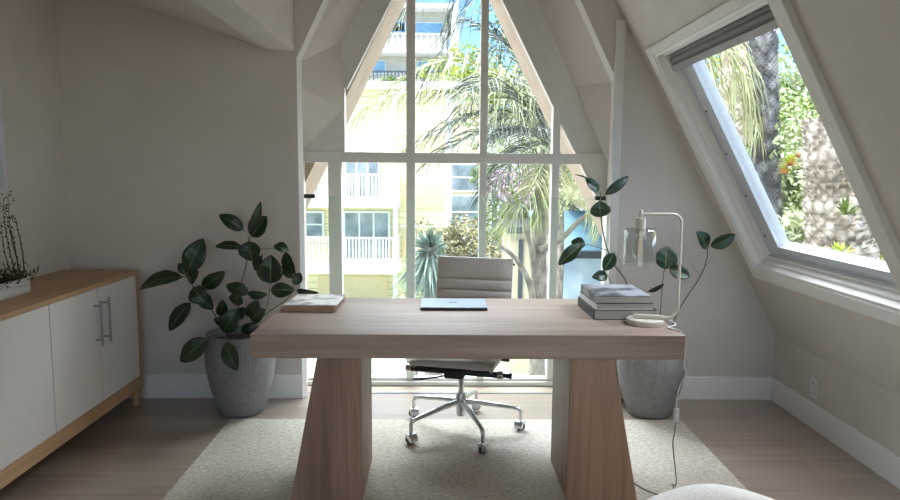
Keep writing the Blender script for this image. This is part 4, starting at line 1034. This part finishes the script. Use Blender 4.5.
# ---------------- through the skylight
def palm_trunk(px0, py0, px1, py1, Y, wpx, mat, label, rnd):
    a, b8 = at(px0, py0, Y), at(px1, py1, Y); r_ = wpx*Y/680/2
    r = thing('palm_tree', label, 'palm', (b8.x, Y, GZ))
    d = (b8-a); low = a+d*((GZ-a.z)/d.z); R_ = random.Random(rnd)
    mb = MB(); n_ = 60; pts = [low.lerp(a, k/n_) for k in range(n_+1)]
    mb.tube(pts, [r_*(1+.10*R_.uniform(-1, 1)+(.06 if k % 2 else -.04)) for k in range(n_+1)], 24)
    # leaf bases standing off the trunk
    ax = (a-low).normalized(); u1 = ax.orthogonal().normalized(); u2 = ax.cross(u1)
    sz = r_*.27
    L_ = (a-low).length; lo_ = max(0, L_-(6.0 if Y < 8 else 7)); z_ = lo_; row = 0
    while z_ < L_:
        for k in range(17):
            an = 2*PI*(k+.5*(row % 2))/17; dn = u1*math.cos(an)+u2*math.sin(an); tn = ax.cross(dn)
            p = low+ax*z_+dn*r_*1.0
            mb.add([p-tn*sz*.62-dn*.05*r_, p+tn*sz*.62-dn*.05*r_, p+tn*sz*.35+ax*sz*.9+dn*r_*.15*R_.uniform(.6, 1.3), p-tn*sz*.35+ax*sz*.9+dn*r_*.15*R_.uniform(.6, 1.3), p+ax*sz*.2-dn*.2*r_], [(0, 1, 2, 3), (0, 3, 4), (1, 2, 4), (2, 3, 4)])
        z_ += sz*.72; row += 1
    mb.build('trunk', mat, r)
    return r, a
r1, top1 = palm_trunk(742, 10, 728, 200, 12, 30, 'scale_bark_pink', 'pinkish palm trunk farthest left through the skylight', 1)
r2, top2 = palm_trunk(762, 34, 768, 260, 9, 26, 'scale_bark_dark', 'dark grey palm trunk in the middle of the skylight', 2)
r3, top3 = palm_trunk(838, 118, 842, 290, 6.2, 60, 'scale_bark_light', 'thick pale palm trunk with cut leaf bases at the skylight right', 3)
for i, (mi, ti) in enumerate((((735, 40), (745, 125)), ((720, 60), (700, 150)), ((745, 60), (765, 140)), ((715, 75), (715, 165)))):
    frond(r2, at(690, 45, 8.4), at(mi[0]-10, mi[1], 8.4), at(ti[0]-6, ti[1], 8.2), 'frond_light', 500+i, ll=.6, n_=34, hang=1.6, lw=.014)
# slope behind, planted
hb = MB(); nx, ny = 26, 26
for i in range(ny+1):
    for j in range(nx+1):
        x = 3.5+14*j/nx; y = 4+26*i/ny
        z = -1.2+(x-3.5)*.20+(y-4)*.13+.5*noise.noise(V((x*.4, y*.4, 3))); z = z if x < 16 else z
        hb.v.append(V((x, y, min(z, 5))))
for i in range(ny):
    for j in range(nx): hb.f.append([i*(nx+1)+j, i*(nx+1)+j+1, (i+1)*(nx+1)+j+1, (i+1)*(nx+1)+j]); hb.sm.append(True)
struct(hb.build('hillside', 'hill_earth'), 'planted slope beyond the skylight', 'ground')
for i, (x, y, Y, rd, nn_, sz, mt_, lb) in enumerate((
  (800, 112, 15, (1.4, 1, .7), 5000, .14, 'leaf_green', 'mid green tree top against the sky in the skylight'),
  (800, 125, 13, (1.3, 1, .9), 4000, .13, 'leaf_pale', 'pale green tree right of the dark trunk'),
  (745, 120, 16, (2.0, 1, 2.2), 5000, .16, 'leaf_lime', 'yellow green tree behind the pinkish trunk'),
  (800, 150, 11, (1.0, 1, .9), 3000, .12, 'leaf_green', 'dark green bush above the red flowers'),
  (785, 200, 10, (.9, .8, .9), 3000, .12, 'leaf_green', 'green bush under the red flowers'),
  (845, 170, 9, (1.0, .8, 1.0), 3000, .11, 'leaf_pale', 'pale bush behind the thick trunk top'),
  (865, 230, 7.5, (.6, .5, .8), 2400, .11, 'leaf_lime', 'yellow green bush right of the thick trunk'),
  (765, 175, 12, (.8, .8, 1.0), 2400, .12, 'leaf_pale', 'pale bush left of the red flowers'),
  (740, 190, 14, (1.6, .8, 1.6), 3000, .16, 'leaf_green', 'green bush low behind the pinkish trunk'),
  (800, 245, 8.5, (.8, .5, .7), 2400, .11, 'leaf_pale', 'pale bush at the foot of the skylight view'),
  (890, 270, 8.5, (.8, .5, .7), 2400, .11, 'leaf_green', 'green bush low in the right corner of the skylight'))):
    c_ = at(x, y, Y); tree('bush' if 'bush' in lb else 'tree', lb, 'bush' if 'bush' in lb else 'tree', (c_.x, Y, c_.z), rd, nn_, sz, mt_, 60+i, tr=.08)
# spiky bromeliads: red blooms and strap leaves
def bromeliad(px_, py_, Y, L_, n_, mat, label, rnd, name='bromeliad', red=False):
    c_ = at(px_, py_, Y); r = thing(name, label, 'plant', (c_.x, Y, c_.z)); R_ = random.Random(rnd); mb = MB()
    for i in range(n_):
        th_ = R_.uniform(0, 2*PI); el = R_.uniform(.1, 1.4); d = V((math.cos(th_)*math.cos(el), math.sin(th_)*math.cos(el), math.sin(el)))
        s_ = d.cross(V((0, 0, 1))).normalized()*L_*.07; l_ = L_*R_.uniform(.7, 1.1)
        mb.add([c_-s_*.6, c_+s_*.6, c_+d*l_*.6+s_, c_+d*l_+V((0, 0, -.15*l_)), c_+d*l_*.6-s_], [(0, 1, 2, 4), (2, 3, 4)])
    mb.build('leaves', mat, r)
    if red:
        mb = MB()
        for i in range(60):
            d = V((R_.gauss(0, 1), R_.gauss(0, 1)-.6, abs(R_.gauss(0, 1)))).normalized(); l_ = L_*.62; s_ = d.cross(V((0, 0, 1))).normalized()*L_*.07
            mb.add([c_-s_, c_+s_, c_+d*l_], [(0, 1, 2)])
        mb.build('flower', 'red_flower', r)
bromeliad(790, 166, 7.6, .17, 40, 'leaf_lime', 'red flowering bromeliad nearest the dark trunk', 1, red=True)
bromeliad(799, 158, 7.6, .13, 36, 'leaf_pale', 'smaller red flowering bromeliad higher beside the thick trunk', 2, red=True)
bromeliad(784, 174, 7.6, .15, 34, 'leaf_lime', 'red and lime bromeliad leaning over the dark trunk', 3, red=True)
bromeliad(845, 215, 5.6, .20, 36, 'leaf_green', 'green strap leaved bromeliad on the thick trunk', 4)
bromeliad(838, 262, 5.6, .22, 36, 'leaf_lime', 'lime strap leaved bromeliad lowest on the thick trunk', 5)
bromeliad(803, 138, 7.0, .26, 36, 'leaf_pale', 'pale strap leaved bromeliad at the top of the thick trunk', 6)
